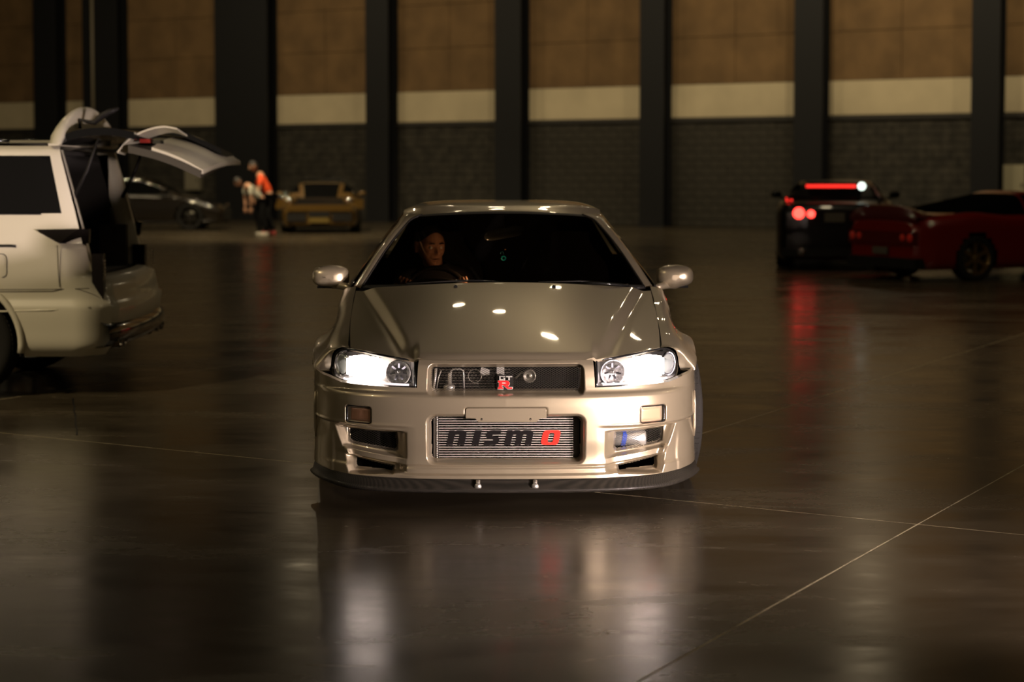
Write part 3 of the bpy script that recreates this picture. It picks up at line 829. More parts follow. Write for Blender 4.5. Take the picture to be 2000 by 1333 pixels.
for sd in (-1, 1):
    Gw = wing_rows(sd); wg = MB(); wg.grid(Gw, flip=sd < 0)
    wg.grid(np.stack([Gw[:, -1], Gw[:, -1] + np.array([-.07*sd, 0, .0])], 1), flip=sd < 0)
    wg.grid(np.stack([Gw[:, 0], Gw[:, 0] + np.array([.002*sd, 0, -.02])], 1), flip=sd > 0)
    wg = wg.build('front_wing', PAINT, car)
    # dark inner arch
    ar = MB(); rows = []
    for k in range(25):
        a = R(-18 + 216*k/24); y, z = AX - (AR + .004)*math.cos(a), AZ + (AR + .004)*math.sin(a)
        rows.append([(sd*.60, y, z), (sd*.885, y, z)])
    ar.grid(np.array(rows), flip=sd > 0); ar.build('wheel_arch', BLACK, wg)
    # vertical duct in the trailing corner of the bumper
    dm = MB(); s1 = float(s_of_y(.43)); q = [float(t) for t in plan(np.array(s1))]
    pts = [(sd*(q[0] + .004), q[1], .47), (sd*(q[0] + .006), q[1] + .012, .40), (sd*(q[0] + .006), q[1] + .016, .30), (sd*(q[0] + .004), q[1] + .012, .255)]
    dm.tube(pts, [.004, .008, .008, .004], 8); dm.build('arch_fin', PAINT, bumper)
    # side repeater seen as a small red-lit edge is only a reflection: nothing built

# shut line filler under the gaps
for sd in (-1, 1):
    gp = MB(); e = []
    for y in np.linspace(.40, 1.50, 40): e.append([(sd*(float(xh(y)) - .012), y, float(zs(y)) - .018), (sd*(float(xh(y)) + .014), y, float(zs(y)) - .018)])
    gp.grid(np.array(e), flip=sd < 0); gp.build('gutter', BLACK, car)

# ================================================================== cabin
hw = pchip([0, .5, .80, .93, 1], [.745, .622, .545, .505, .450])
ycen = lambda t: 1.335 + (2.075 - 1.335)*t
zcen = pchip([0, .5, 1], [.906, 1.108, 1.272])
def ws_pt(s, t):
    w = float(hw(t)); x = s*w; a = abs(s)
    return (x, ycen(t) + (.165*(1-t) + .085*t)*a**2.4, float(zcen(t)) - (.022*(1-t) + .020*t)*a**2)
TT = np.linspace(0, 1, 44); Sx = np.linspace(-1, 1, 41)
G = np.array([[ws_pt(s, t) for t in TT] for s in Sx])
TINT = glass('windscreen_glass', (.30, .29, .26), .03)
TINT2 = glass('side_glass', (.05, .05, .045), .05)
MB().grid(G).build('windscreen', TINT, car)
rb_off = pchip([0, .5, .80, .93, 1], [(.045, .05, .004), (.043, .055, .008), (.045, .07, .010), (.066, .095, .006), (.112, .13, -.004)])
railA = [np.array(ws_pt(1, t)) for t in TT]; railB = [railA[i] + rb_off(t) for i, t in enumerate(TT)]
for sd in (-1, 1):
    S = np.array([sd, 1, 1]); pl = MB(); rows = []
    for a, b in zip(railA, railB):
        m_ = (a + b)/2 + np.array([.004, -.012, .008]); rows.append(cr([a + (0, .004, -.004), a + (0, -.004, .004), m_, b], 10))
    rows = np.array(rows); pl.grid(rows*S, flip=sd > 0); pl.grid(np.stack([rows[:, -1], rows[:, -1] + [-.04, .03, -.01]], 1)*S, flip=sd > 0)
    pl.build('windscreen_pillar', PAINT, car)
    MB().tube([tuple(np.array(ws_pt(1.0, t) + np.array([.0, -.003, .002]))*S) for t in TT], .0045, 6).build('pillar_seal', BLACK, car)
# black band round the glass
edge = [ws_pt(s, 0) for s in Sx]; MB().tube([(x, y + .01, z - .002) for x, y, z in edge], .010, 6).build('windscreen_seal', BLACK, car)
fr = MB(); fr.grid(np.array([[ws_pt(s, t) for t in (0, .03)] for s in Sx]) + [0, -.001, .001]); fr.grid(np.array([[ws_pt(s, t) for t in (.965, 1)] for s in Sx]) + [0, -.001, .001]); fr.build('glass_frit', BLACK, car)
# cowl
cw = MB(); rows = []
for s in Sx:
    x, y, z = ws_pt(s, 0); rows.append([(x*1.02, 1.285 + .155*abs(s)**2.2, HZ(x, 1.285 + .155*abs(s)**2.2) - .022), (x*1.02, y + .02, z - .010)])
cw.grid(np.array(rows)); cw.build('cowl', BLACK, car)

# roof
front = [(-railB[-1][0], railB[-1][1], railB[-1][2])] + [tuple(G[i, -1]) for i in range(0, 41, 2)] + [tuple(railB[-1])]
front = cr(front, 61)
rows = []
for k in range(36):
    v_ = k/35; y1 = 3.25; row = []
    for i, p in enumerate(front):
        s = 2*i/60 - 1; xe = p[0]*(1 - .03*v_); y = p[1]*(1-v_) + (y1 - .10*abs(s)**2)*v_
        yy = np.clip((y - 2.07)/(3.25 - 2.07), 0, 1)
        zc_ = float(pchip([0, .10, .45, 1], [1.272, 1.298, 1.330, 1.295])(yy)); ze = float(pchip([0, .2, .5, 1], [1.256, 1.272, 1.282, 1.245])(yy))
        z = ze + (zc_ - ze)*(1 - abs(s)**4); z = p[2]*(1 - min(1, v_*9)) + z*min(1, v_*9)
        row.append((xe, y, z))
    rows.append(row)
RF = np.array(rows); rf_ = MB().grid(RF, flip=True); roof = rf_.build('roof', PAINT, car)
MB().grid(RF[4:] * [.97, 1, 1] + [0, 0, -.03]).build('headliner', DARKCABIN, car)
# side glass, doors, rear body
rail_roof = [RF[k, -1] for k in range(36)]
railTop = np.array(railB[:-1] + rail_roof + [np.array(q) for q in [(.60, 3.45, 1.16), (.64, 3.65, 1.06), (.68, 3.82, .985)]])
yt = railTop[:, 1]; belt = pchip([1.5, 1.9, 2.7, 3.3, 3.85], [(.800, .888), (.822, .895), (.832, .905), (.822, .925), (.79, .965)])
for sd in (-1, 1):
    S = np.array([sd, 1, 1]); rows = []
    for p in railTop:
        bx, bz = belt(p[1]); a = np.array([bx, p[1], bz]); q = p + np.array([.004, 0, -.014]) if p[1] < 3.3 else p
        rows.append([a*(1-t) + q*t + np.array([.012*math.sin(math.pi*t), 0, 0]) for t in np.linspace(0, 1, 10)])
    rows = np.array(rows); i1 = int(np.argmax(yt > 3.12))
    sg = MB().grid(rows[:i1]*S, flip=sd < 0).build('side_window', TINT2, car)
    MB().grid(rows[i1-1:]*S, flip=sd < 0).build('rear_pillar', PAINT, car)
    MB().tube([tuple(rows[k, 0]*S) for k in range(0, i1)], .006, 6).build('window_strip', BLACK, car)
body = {
 1.53:[(.774,.892),(.828,.882),(.846,.862),(.853,.780),(.857,.680),(.862,.550),(.865,.350),(.845,.150)],
 2.10:[(.80,.895),(.838,.890),(.856,.868),(.862,.780),(.864,.680),(.868,.550),(.868,.350),(.85,.150)],
 2.74:[(.81,.905),(.842,.900),(.860,.878),(.866,.790),(.868,.690),(.874,.550),(.874,.350),(.86,.150)]}
rearb = {
 2.755:[(.81,.905),(.842,.900),(.860,.878),(.866,.790),(.868,.690),(.874,.550),(.874,.350),(.86,.150)],
 3.17:[(.80,.925),(.842,.915),(.862,.890),(.876,.800),(.890,.700),(.900,.550),(.900,.380),(.89,.20)],
 3.20:[(.80,.925),(.842,.915),(.862,.890),(.876,.800),(.890,.700),(.905,.600),(.910,.500),(.90,.40)],
 3.53:[(.79,.945),(.838,.932),(.862,.900),(.880,.840),(.900,.780),(.915,.730),(.920,.700),(.915,.682)],
 3.86:[(.78,.965),(.828,.950),(.850,.915),(.865,.820),(.885,.700),(.900,.600),(.905,.500),(.895,.41)],
 3.89:[(.78,.965),(.828,.950),(.850,.915),(.865,.820),(.880,.700),(.890,.600),(.895,.400),(.885,.20)],
 4.55:[(.66,.975),(.74,.955),(.775,.91),(.80,.80),(.82,.70),(.83,.55),(.83,.38),(.80,.22)]}
def side_panel(st, name, sd, n, arch=None):
    yy = sorted(st); f = pchip(yy, np.array([[(x, y, z) for x, z in st[y]] for y in yy]).reshape(len(yy), -1)); rows = []
    for y in np.linspace(yy[0], yy[-1], n):
        c = f(y).reshape(-1, 3).copy()
        if arch and abs(y - arch) < AR - .002:
            za = AZ + math.sqrt(AR**2 - (y-arch)**2); c[-1, 2] = za; c[-2, 2] = max(c[-2, 2], za + .01)
        rows.append(cr(c, 24))
    return MB().grid(np.array(rows)*np.array([sd, 1, 1]), flip=sd < 0).build(name, PAINT, car)
for sd in (-1, 1):
    d = side_panel(body, 'door', sd, 14)
    MB().tube([(sd*.872, 2.45, .76), (sd*.882, 2.47, .765), (sd*.882, 2.60, .765), (sd*.872, 2.62, .76)], .009, 8).build('handle', PAINT, d)
    side_panel(rearb, 'rear_wing', sd, 60, 3.53)
    MB().tube([(sd*.85, 1.24, .14), (sd*.86, 3.15, .14)], .03, 8).build('side_skirt', PAINT, car)
rear = MB()
rw = np.array([[(s*.66*(1 - .0*t), 3.25 + .57*t - .05*(1-t)*s*s, 1.285 - .30*t - .03*s*s) for t in np.linspace(0, 1, 8)] for s in np.linspace(-.86, .86, 15)])
MB().grid(rw).build('rear_window', mat('privacy_glass', (.006, .006, .006), .1, coat=.5), car)
MB().grid(np.array([[(s*.78, 3.80 + .75*t, .975 + .01*math.sin(t*3) - .02*s*s) for t in np.linspace(0, 1, 8)] for s in np.linspace(-1, 1, 15)])).build('boot_lid', PAINT, car)
rp = MB(); rp.grid(np.array([[(s*.82, 4.55 + .05*(1 - s*s) + .03*math.sin(t*3), .97 - .75*t) for t in np.linspace(0, 1, 10)] for s in np.linspace(-1, 1, 21)])); rp.build('rear_bumper', PAINT, car)
for x in (-.62, -.42, .42, .62): MB().lathe([(0, .03), (.062, .03), (.070, .0)], 24, 'y', Matrix.Translation((x, 4.58, .78))).build('tail_lamp', mat('red_lens', (.35, .01, .01), .2, coat=1.), car)

# door mirrors
for sd in (-1, 1):
    mr = MB(); G = np.zeros((29, 15, 3))
    cxm, cym, czm = sd*.925, 1.72, .928
    for i in range(29):
        a = 2*math.pi*i/28
        for j in range(15):
            b = (math.pi*(j/14) - math.pi/2)*.93
            e = .62; ca, sa = math.cos(a), math.sin(a)
            k = math.cos(b)**.7 if math.cos(b) > 0 else 0
            px = .100*k*math.copysign(abs(ca)**e, ca); pz = .067*k*math.copysign(abs(sa)**e, sa); py = .075*math.sin(b)
            if py > 0: py *= .35
            if sd*px < 0: pz *= 1.0 - .10*abs(px/.10)
            pz *= 1 - .12*(sd*px > 0)*abs(px/.10)
            G[i, j] = (cxm + px, cym + py, czm + pz + (.010 if pz < 0 and sd*px > 0 else 0))
    mo = mr.grid(G, flip=True); mo.add(G[:-1, 0], [tuple(range(28))[::-1]], True); mo = mo.build('door_mirror', PAINT, car)
    MB().lathe([(0, 0), (.05, .0)], 20, 'y', Matrix.Translation((cxm, cym + .028, czm)) @ Matrix.Diagonal((1.7, 1, 1.05, 1))).build('mirror_glass', CHROME, mo)
    st = MB().tube([(sd*.800, 1.62, .872), (sd*.835, 1.64, .880), (sd*.875, 1.68, .886), (sd*.93, 1.71, .885)], [.018, .020, .022, .018], 10); st.build('mirror_arm', PAINT, mo)
    MB().box((-.070, -.03, -.010), (.070, .03, .003), Matrix.Translation((cxm, cym, czm - .048))).build('mirror_base', GLOSSBLACK, mo)

# wipers
for (xa, ya), (xb, yb_) in (((-.50, 1.365), (.0, 1.352)), ((.18, 1.35), (.62, 1.44))):
    wz = lambda x: float(zcen(0)) + .012 - .02*(abs(x)/.745)**2
    w_ = MB(); w_.tube([(xa, ya - .012, wz(xa) + .006), ((xa+xb)/2, (ya+yb_)/2 - .02, wz((xa+xb)/2) + .014), (xb, yb_ - .012, wz(xb) + .004)], .0035, 6); w_.build('wiper_blade', BLACK, car)
    wa = MB(); wa.tube([((xa+xb)/2, (ya+yb_)/2 - .026, wz(xb) + .016), (xb*.6 + xa*.4 + .08, ya - .03, wz(xb) + .012), (xb + .03, yb_ - .035, wz(xb) - .004)], [.0035, .006, .009], 8); wa.build('wiper_arm', GLOSSBLACK, car)

# wheels
def wheel(parent, loc, steer, width=.262, r=.328, rimr=.235, side=1, rimm=None, name='wheel'):
    rt = empty(name, loc, steer); rt.parent = parent; w = width/2
    prof = [(rimr, -w*.86), (rimr + .02, -w*.96), (r*.90, -w), (r*.975, -w*.93), (r, -w*.80)]
    for g in (-.45, 0, .45): prof += [(r, w*(g - .06)), (r - .008, w*(g - .05)), (r - .008, w*(g + .05)), (r, w*(g + .06))]
    prof += [(r, w*.80), (r*.975, w*.93), (r*.90, w), (rimr + .02, w*.96), (rimr, w*.86)]
    ty = MB().lathe(prof, 72, 'x').build('tyre', RUBBER, rt)
    tb = MB()
    for k in range(72):
        M = Matrix.Rotation(2*math.pi*k/72, 4, 'X')
        for g in (-.68, -.22, .22, .68): tb.box((w*(g - .15), -.0105, r - .004), (w*(g + .15), .0105, r + .003), M)
    tb.build('tread', RUBBER, ty)
    s = side
    rm = MB().lathe([(rimr, -w*.86), (rimr - .012, -w*.7), (rimr - .03, 0), (rimr - .012, w*.7), (rimr, w*.86), (rimr + .004, w*.9*s)], 48, 'x').build('rim', rimm or ALU, rt)
    sp_ = MB()
    for k in range(6):
        M = Matrix.Rotation(2*math.pi*k/6, 4, 'X'); sp_.box((s*w*.55 - .014, -.024, .03), (s*w*.55 + .014, .024, rimr - .01), M)
    sp_.lathe([(0, s*w*.72), (.03, s*w*.70), (.055, s*w*.55), (.055, s*w*.4)], 20, 'x'); sp_.build('spoke', rimm or ALU, rm)
    MB().lathe([(.05, s*.01), (.16, s*.01), (.16, -s*.02), (.05, -s*.02)], 32, 'x', closed=True).build('brake_disc', mat('grey_metal'), rt)
    return rt
for sd in (-1, 1):
    wheel(car, (sd*.782, AX, .328), R(6.5), side=sd)
    wheel(car, (sd*.765, 3.53, .328), 0, side=sd)

# ---- inside
lnr = MB(); lnr.add([(-.76, 3.0, .45), (.76, 3.0, .45), (.76, 3.0, .86), (.53, 3.0, 1.235), (-.53, 3.0, 1.235), (-.76, 3.0, .86)], [(0, 1, 2, 3, 4, 5)])  # dark sheets added to keep the rear of the cabin black
for sd in (-1, 1):
    lnr.add([(sd*.80, 2.62, .86), (sd*.80, 3.05, .86), (sd*.545, 3.02, 1.225), (sd*.545, 2.62, 1.24)], [(0, 1, 2, 3)])
lnr.build('rear_blackout', DARKCABIN, car)
ds = MB(); rows = []
for s in np.linspace(-1, 1, 21):
    rows.append([(s*.70, 1.42, .888), (s*.70, 1.60, .885), (s*.68, 1.78, .875), (s*.66, 1.86, .83), (s*.66, 1.88, .60)])
ds.grid(np.array(rows)); dash = ds.build('dashboard', DARKCABIN, car)
nb_ = MB(); nb_.lathe([(0, -.02), (.17, -.02), (.185, .06), (.15, .10)], 24, 'y', Matrix.Translation((-.37, 1.72, .86)) @ Matrix.Diagonal((1, 1, .32, 1))); nb_.build('instrument_hood', DARKCABIN, dash)
ib = MB(); ib.box((-.78, 1.5, .20), (.78, 3.9, .22)); ib.box((-.79, 1.6, .2), (-.76, 3.8, .88)); ib.box((.76, 1.6, .2), (.79, 3.8, .88)); ib.box((-.78, 3.4, .2), (.78, 3.42, .95)); ib.box((-.75, 1.44, .2), (.75, 1.46, .86))
ib.build('cabin_floor', DARKCABIN, car)
for x in (-.37, .37):
    st = MB(); G = np.zeros((17, 13, 3))
    for i in range(17):
        for j in range(13):
            a = (i/16 - .5)*2; t = j/12; wdt = .26*(1 - .45*ss(.68, .95, t)); G[i, j] = (x + a*wdt, 2.56 + .14*t + .02 - .07*abs(a)**3*(1-t*.3), .42 + .72*t)
    st.grid(G); st.grid(G + [0, .08, 0], flip=True)
    st.box((x - .24, 2.05, .34), (x + .24, 2.6, .46)); st.build('seat', DARKCABIN, car)
swh = MB(); Mw = Matrix.Translation((-.37, 1.93, .800)) @ Matrix.Rotation(R(-24), 4, 'X')
swh.tube([tuple(Mw @ Vector((.178*math.cos(R(a)), 0, .178*math.sin(R(a))))) for a in range(0, 361, 12)], .0145, 10, caps=False)
for a in (0, 180, 270): swh.tube([tuple(Mw @ Vector((0, .02, 0))), tuple(Mw @ Vector((.17*math.cos(R(a)), 0, .17*math.sin(R(a)))))], .013, 8)
swh.lathe([(0, .0), (.05, .0), (.055, .03)], 20, 'y', Mw); swh.build('steering_wheel', mat('wheel_leather', (.02, .018, .016), .35), car)
# inside mirror
im = empty('inside_mirror', (0, 0, 0)); im.parent = car
Mm = Matrix.Translation((.012, 1.98, 1.155)) @ Matrix.Rotation(R(-10), 4, 'Y') @ Matrix.Rotation(R(12), 4, 'Z')
G = np.zeros((25, 9, 3))
for i in range(25):
    a = 2*math.pi*i/24
    for j in range(9):
        b = math.pi*(j/8) - math.pi/2; k = max(math.cos(b), 0)**.6
        c = Mm @ Vector((.118*k*math.copysign(abs(math.cos(a))**.5, math.cos(a)), .022*math.sin(b), .030*k*math.copysign(abs(math.sin(a))**.6, math.sin(a))))
        G[i, j] = c
MB().grid(G, flip=True).build('shell', mat('mirror_shell', (.05, .055, .05), .22, coat=.6), im)
MB().tube([(.012, 1.99, 1.17), (.012, 2.02, 1.215), (.012, 2.06, 1.262)], .008, 8).build('stalk', BLACK, im)
# ================================================================== other cars
def bg_car(name, loc, rz, label, paint, L=4.4, Wd=.9, hood=.72, roof=1.26, y=(1.15, 1.85, 2.9, 3.9), trunk=.95, front_ax=.85, rear_ax=3.35,
           wr=.33, roofw=.54, rimm=None, glassm=None, nose=.56, hoodm=None, wrap=False):
    """y: windscreen base, roof front, roof rear, rear glass base (from the nose, car along +Y with its nose at y=0)"""
    rt = empty(name, loc, rz, label, 'car')
    glassm = glassm or DARKGLASS
    zt = pchip([0, .10, .35, y[0], y[3], L - .12, L], [nose, nose + .06, hood - .05, hood + .16, trunk, trunk - .03, trunk - .12])
    hwf = pchip([0, .12, .4, front_ax, 2.1, rear_ax, L - .35, L - .06, L], [Wd*.70, Wd*.86, Wd*.95, Wd, Wd*.955, Wd*1.0, Wd*.96, Wd*.86, Wd*.80])
    yy = np.unique(np.concatenate([np.linspace(0, .4, 10), np.linspace(.4, L - .4, 70), np.linspace(L - .4, L, 10)]))
    rows = []
    for q in yy:
        z, w = float(zt(q)), float(hwf(q)); zb = .16; e = min(1, q/.12, (L - q)/.12 + .0); zb = .16 + .06*(1-e)
        bulge = .05*math.exp(-((q - front_ax)/.35)**2) + .05*math.exp(-((q - rear_ax)/.35)**2)
        h = [(0, z + .015), (w*.45, z + .010), (w*.76, z + bulge*.5 - .004), (w*.92, z - .035 + bulge), (w*.985, z - .10 + bulge*.6), (w, z*.62 + zb*.38), (w*.995, zb + .16), (w*.96, zb + .03), (w*.90, zb)]
        hc = cr([(x, q, zz) for x, zz in h], 22)
        rows.append(np.concatenate([(hc*[-1, 1, 1])[::-1], hc[1:]]))
    G = np.array(rows); C = (G[:-1, :-1] + G[1:, 1:])/2
    arch = ((np.hypot(C[..., 1] - front_ax, C[..., 2] - wr) < wr + .035) | (np.hypot(C[..., 1] - rear_ax, C[..., 2] - wr) < wr + .035)) & (np.abs(C[..., 0]) > Wd*.72)
    hoodmask = (C[..., 1] > .30) & (C[..., 1] < y[0]) & (np.abs(C[..., 0]) < Wd*.72) & (C[..., 2] > nose)
    b = MB(); b.grid(G, flip=True, mask=~arch & ~(hoodmask if hoodm else np.zeros_like(arch)))
    n = G.shape[1]
    b.add(G[0], [tuple(range(n))[::-1]]); b.add(G[-1], [tuple(range(n))])
    body_ = b.build('body', paint, rt)
    if hoodm: MB().grid(G + [0, 0, .004], flip=True, mask=hoodmask).build('bonnet', hoodm, rt)
    # greenhouse
    zr = pchip([y[0], y[1], (y[1]+y[2])/2, y[2], y[3]], [float(zt(y[0])), roof - .03, roof, roof - .04, float(zt(y[3]))])
    ys_ = np.concatenate([np.linspace(y[0], y[1], 14)[:-1], np.linspace(y[1], y[2], 12)[:-1], np.linspace(y[2], y[3], 14)]); rows = []
    for q in ys_:
        z = float(zr(q)); zb = float(zt(q)) - .06; f = np.clip((z - zb)/(roof - zb), 0, 1); wb = Wd*.90; wr_ = wb + (roofw + .04 - wb)*f
        h = [(0, z + .012), (wr_*.55, z + .008), (wr_*.88, z - .008), (wr_, z - .045*f), (wr_ + (wb - wr_)*.15, z - (z - zb)*.18), (wr_ + (wb-wr_)*.55, z - (z-zb)*.58), (wb, zb)]
        hc = cr([(x, q, zz) for x, zz in h], 19); rows.append(np.concatenate([(hc*[-1, 1, 1])[::-1], hc[1:]]))
    G = np.array(rows); C = (G[:-1, :-1] + G[1:, 1:])/2; N_ = G.shape[1]; mid = (N_-1)/2
    jj = np.abs(np.arange(N_-1) + .5 - mid)[None, :]; top = jj < 8
    qy = C[..., 1]
    side = (jj > 10) & (jj < 18) & (qy > y[0] + .22) & (qy < y[3] - .45) & (np.abs(qy - (y[1]*.25 + y[2]*.75 + .1)) > .05)
    ws = top & (qy < y[1] - .03)
    if wrap: top = jj < 17; side = side & (qy < y[2])
    rw_ = top & (qy > y[2] + .03) & (qy < y[3] - .03)
    MB().grid(G, flip=True, mask=~(side | ws | rw_)).build('roof', paint, rt)
    MB().grid(G, flip=True, mask=side & (C[..., 0] < 0)).build('side_window', glassm, rt); MB().grid(G, flip=True, mask=side & (C[..., 0] > 0)).build('side_window', glassm, rt)
    MB().grid(G, flip=True, mask=ws).build('windscreen', glassm, rt); MB().grid(G, flip=True, mask=rw_).build('rear_window', glassm, rt)
    MB().box((-Wd*.70, .3, .15), (Wd*.70, L - .3, .5)).build('underbody', BLACK, rt)
    for sd in (-1, 1):
        for q in (front_ax, rear_ax): wheel(rt, (sd*(Wd - .12), q, wr), 0, .23, wr, wr*.72, sd, rimm)
        m = MB(); m.lathe([(0, -.07), (.045, -.055), (.07, -.01), (.07, .02), (0, .03)], 14, 'y', Matrix.Translation((sd*(Wd + .06), y[0] + .30, float(zt(y[0])) + .10)) @ Matrix.Diagonal((1.35, 1, .8, 1)))
        m.tube([(sd*(Wd - .08), y[0] + .32, float(zt(y[0])) + .02), (sd*(Wd + .02), y[0] + .31, float(zt(y[0])) + .06)], .02, 6)
        m.build('door_mirror', paint, rt)
    return rt, zt, hwf

def ground(px, py): return FL(px, py)
# --- dark coupe behind the white people carrier, seen from its side, nose to the right
DARKP = mat('dark_bronze_paint', (.018, .014, .010), .22, .3, coat=1.)
g = FL(478, 441)
rt, zt, _ = bg_car('dark_coupe', (g.x, 47.2, 0), R(90), 'dark low coupe in side view beyond the open tailgate', DARKP, L=4.7, roof=1.34, hood=.74, y=(1.25, 2.1, 3.0, 4.35), trunk=.98, wr=.34, rimm=mat('dark_rim', (.05, .045, .04), .3, .8))
MB().box((-.905, 1.3, .885), (-.87, 3.9, .915)).build('window_strip', CHROME, rt, 'bright strip for the highlight under the side window'); MB().tube([(-.70, 1.5, 1.05), (-.58, 2.2, 1.28), (-.56, 2.9, 1.31), (-.62, 3.6, 1.20), (-.74, 4.1, 1.03)], .02, 6).build('roof_glint_strip', CHROME, rt)  # chrome strips added as the thin highlights on sill and roof
for sd in (-1, 1):
    MB().lathe([(0, -.03), (.09, -.02), (.11, .03)], 16, 'y', Matrix.Translation((sd*.66, .10, .60)) @ Matrix.Diagonal((1.5, 1, .6, 1))).build('headlamp', CHROME, rt)

# --- yellow sports car facing us
YEL = mat('gold_yellow_paint', (.11, .060, .010), .35, .35, coat=1.)
g = FL(629, 455)
rt, zt, _ = bg_car('yellow_sports_car', (g.x, 43.6, 0), R(4), 'yellow sports car with a black bonnet facing the camera by the far wall', YEL, L=4.3, Wd=.97, roof=1.24, hood=.70, nose=.60, hoodm=GLOSSBLACK, roofw=.56)
bm = MB(); bm.box((-.78, -.05, .55), (.78, .05, .70)); bm.build('bumper_beam', YEL, rt)
MB().box((-.26, -.06, .40), (.26, -.01, .54)).build('air_intake', BLACK, rt); MB().box((-.24, -.08, .27), (.24, -.02, .39)).build('number_plate', mat('yellow_plate', (.12, .08, .012), .5), rt)
for sd in (-1, 1):
    MB().box((sd*.55 - .24, -.045, .30), (sd*.55 + .24, -.0, .50)).build('air_intake', BLACK, rt)
    MB().lathe([(0, -.10), (.08, -.08), (.12, -.02), (.13, .06)], 16, 'y', Matrix.Translation((sd*.72, .28, .80)) @ Matrix.Diagonal((1.3, 1.4, .6, 1))).build('headlamp', YEL, rt)
    MB().lathe([(0, -.02), (.07, -.015), (.08, .0)], 14, 'y', Matrix.Translation((sd*.72, .13, .80))).build('lamp_glass', CHROME, rt)
    b = MB(); b.box((sd*.98 - .09, .30, .60), (sd*.98 + .09, .42, .84)); b.build('wing_scoop', YEL, rt)
MB().tube([(-.5, 3.1, 1.15), (-.55, 3.4, 1.30), (.55, 3.4, 1.30), (.5, 3.1, 1.15)], .03, 6).build('rear_wing', GLOSSBLACK, rt)
for x, zz in ((-.85, .92), (-.80, .99), (-.95, .86), (.80, 1.0)): MB().lathe([(0, -.03), (.025, -.02), (.03, .02)], 10, 'y', Matrix.Translation((x, .9, zz))).build('bonnet_pin', CHROME, rt)

# --- black coupe showing its lit round tail lamps
BLKP = mat('black_paint', (.004, .004, .004), .3, 0, coat=.25, spec=.1)
BRK = mat('brake_light', (.6, .03, .03), .4, emit=(1., .05, .035), estr=5.); BRK2 = mat('brake_bar', (.5, .01, .01), .4, emit=(1., .03, .02), estr=1.6)
Yb = 27.0; c = W(1631, 420, Yb)
hd_ = Vector((.177, .984, 0)); rear_c = Vector((c.x, Yb, 0))
rt, zt, _ = bg_car('black_coupe', rear_c + hd_*4.6, R(169.8), 'black coupe seen from behind with two round red tail lamps lit', BLKP, L=4.6, Wd=.91, roof=1.36, hood=.86, trunk=1.04, y=(1.3, 2.1, 3.2, 4.1), roofw=.56, wr=.34)
RI = rt.matrix_basis.inverted()
def rear_at(px, py, yl):
    """car-local point on the rear, at local depth yl, that stands at a place read off the photograph"""
    q = RI @ W(px, py, Yb + (4.6 - yl)*.98); return q.x, q.z
for px, py, r in ((1560, 417, .085), (1584, 418.5, .058), (1677, 417, .058), (1700, 417, .085)):
    x, z = rear_at(px, py, 4.6)
    MB().lathe([(0, .045), (r*.8, .045), (r, .035), (r, -.03)], 28, 'y', Matrix.Translation((x, 4.60, z))).build('tail_lamp', BRK, rt, 'round red tail lamp')
(xa, za), (xb, zb) = rear_at(1574, 364, 4.05), rear_at(1672, 364, 4.05)
MB().tube([(xa, 4.03, za), (xb, 4.03, zb)], .024, 8).build('brake_light_bar', BRK2, rt, 'long red brake light bar along the top of the rear window')
x, z = rear_at(1683, 364, 4.05); MB().lathe([(0, .02), (.05, .0), (.06, -.03)], 16, 'y', Matrix.Translation((x, 4.06, z))).build('white_spot', mat('white_spot_glow', (1, 1, 1), .4, emit=(.85, 1., .88), estr=2.4), rt, 'small glowing white spot at the end of the bar')  # small emissive white spot beside the bar
x, z = rear_at(1630, 425, 4.6); MB().box((x - .15, 4.61, z - .07), (x + .15, 4.63, z + .07)).build('number_plate', mat('grey_plate', (.10, .09, .065), .5), rt)
x, z = rear_at(1541, 390, 4.2); MB().box((x - .05, 4.15, z - .03), (x + .05, 4.2, z + .03)).build('side_lamp', BRK2, rt, 'small red lamp at the left shoulder')
for x in (-.5, .5): MB().lathe([(0, .02), (.055, .02), (.06, -.1)], 18, 'y', Matrix.Translation((x, 4.62, .28))).build('exhaust', CHROME, rt)
MB().box((-.80, 4.45, .22), (.80, 4.64, .34)).build('diffuser', BLACK, rt)
MB().tube([(-.62, 4.35, .98), (-.72, 4.42, 1.10), (.72, 4.42, 1.10), (.62, 4.35, .98)], .022, 6).build('rear_spoiler', BLKP, rt)
MB().tube([(-.50, 3.2, 1.34), (-.60, 3.6, 1.24), (-.70, 4.1, 1.06)], .018, 6).build('pillar_glint', mat('pink_glint', (.25, .12, .11), .25, coat=1), rt, 'faint highlight painted along the rear pillar')  # pale tube put in as the highlight on the pillar

# --- red sports car
REDP = mat('red_paint', (.20, .006, .003), .28, .1, coat=.7)
p = W(1765, 500, 25.2); a = R(24.5)
fwd = Vector((math.cos(a), math.sin(a), 0))
# nose far right, tail near left; car +Y axis runs nose to tail
tail = Vector((W(1722, 480, 24.9).x, 24.9, 0)); nose_p = tail + fwd*4.25
rz = math.atan2(-fwd.y, -fwd.x) - math.pi/2
rt, zt, _ = bg_car('red_sports_car', nose_p, rz, 'glossy red sports car seen from its rear corner at the right', REDP, L=4.25, Wd=.88, roof=1.22, hood=.74, trunk=.92, y=(1.25, 1.95, 2.35, 3.65), roofw=.50, wrap=True, wr=.31, rimm=mat('gold_rim', (.45, .30, .12), .3, .9), rear_ax=3.3)
for x, r in ((-.66, .06), (-.50, .05), (.50, .05), (.66, .06)):
    MB().lathe([(0, .03), (r*.8, .028), (r, .01), (r, -.04)], 20, 'y', Matrix.Translation((x, 4.26, .60))).build('tail_lamp', mat('dim_red_lens', (.5, .02, .01), .12, coat=1., emit=(1, .05, .02), estr=.03), rt)
MB().box((-.75, 4.20, .50), (.75, 4.275, .68)).build('lamp_panel', mat('dark_red_panel', (.10, .008, .006), .15, coat=1), rt)
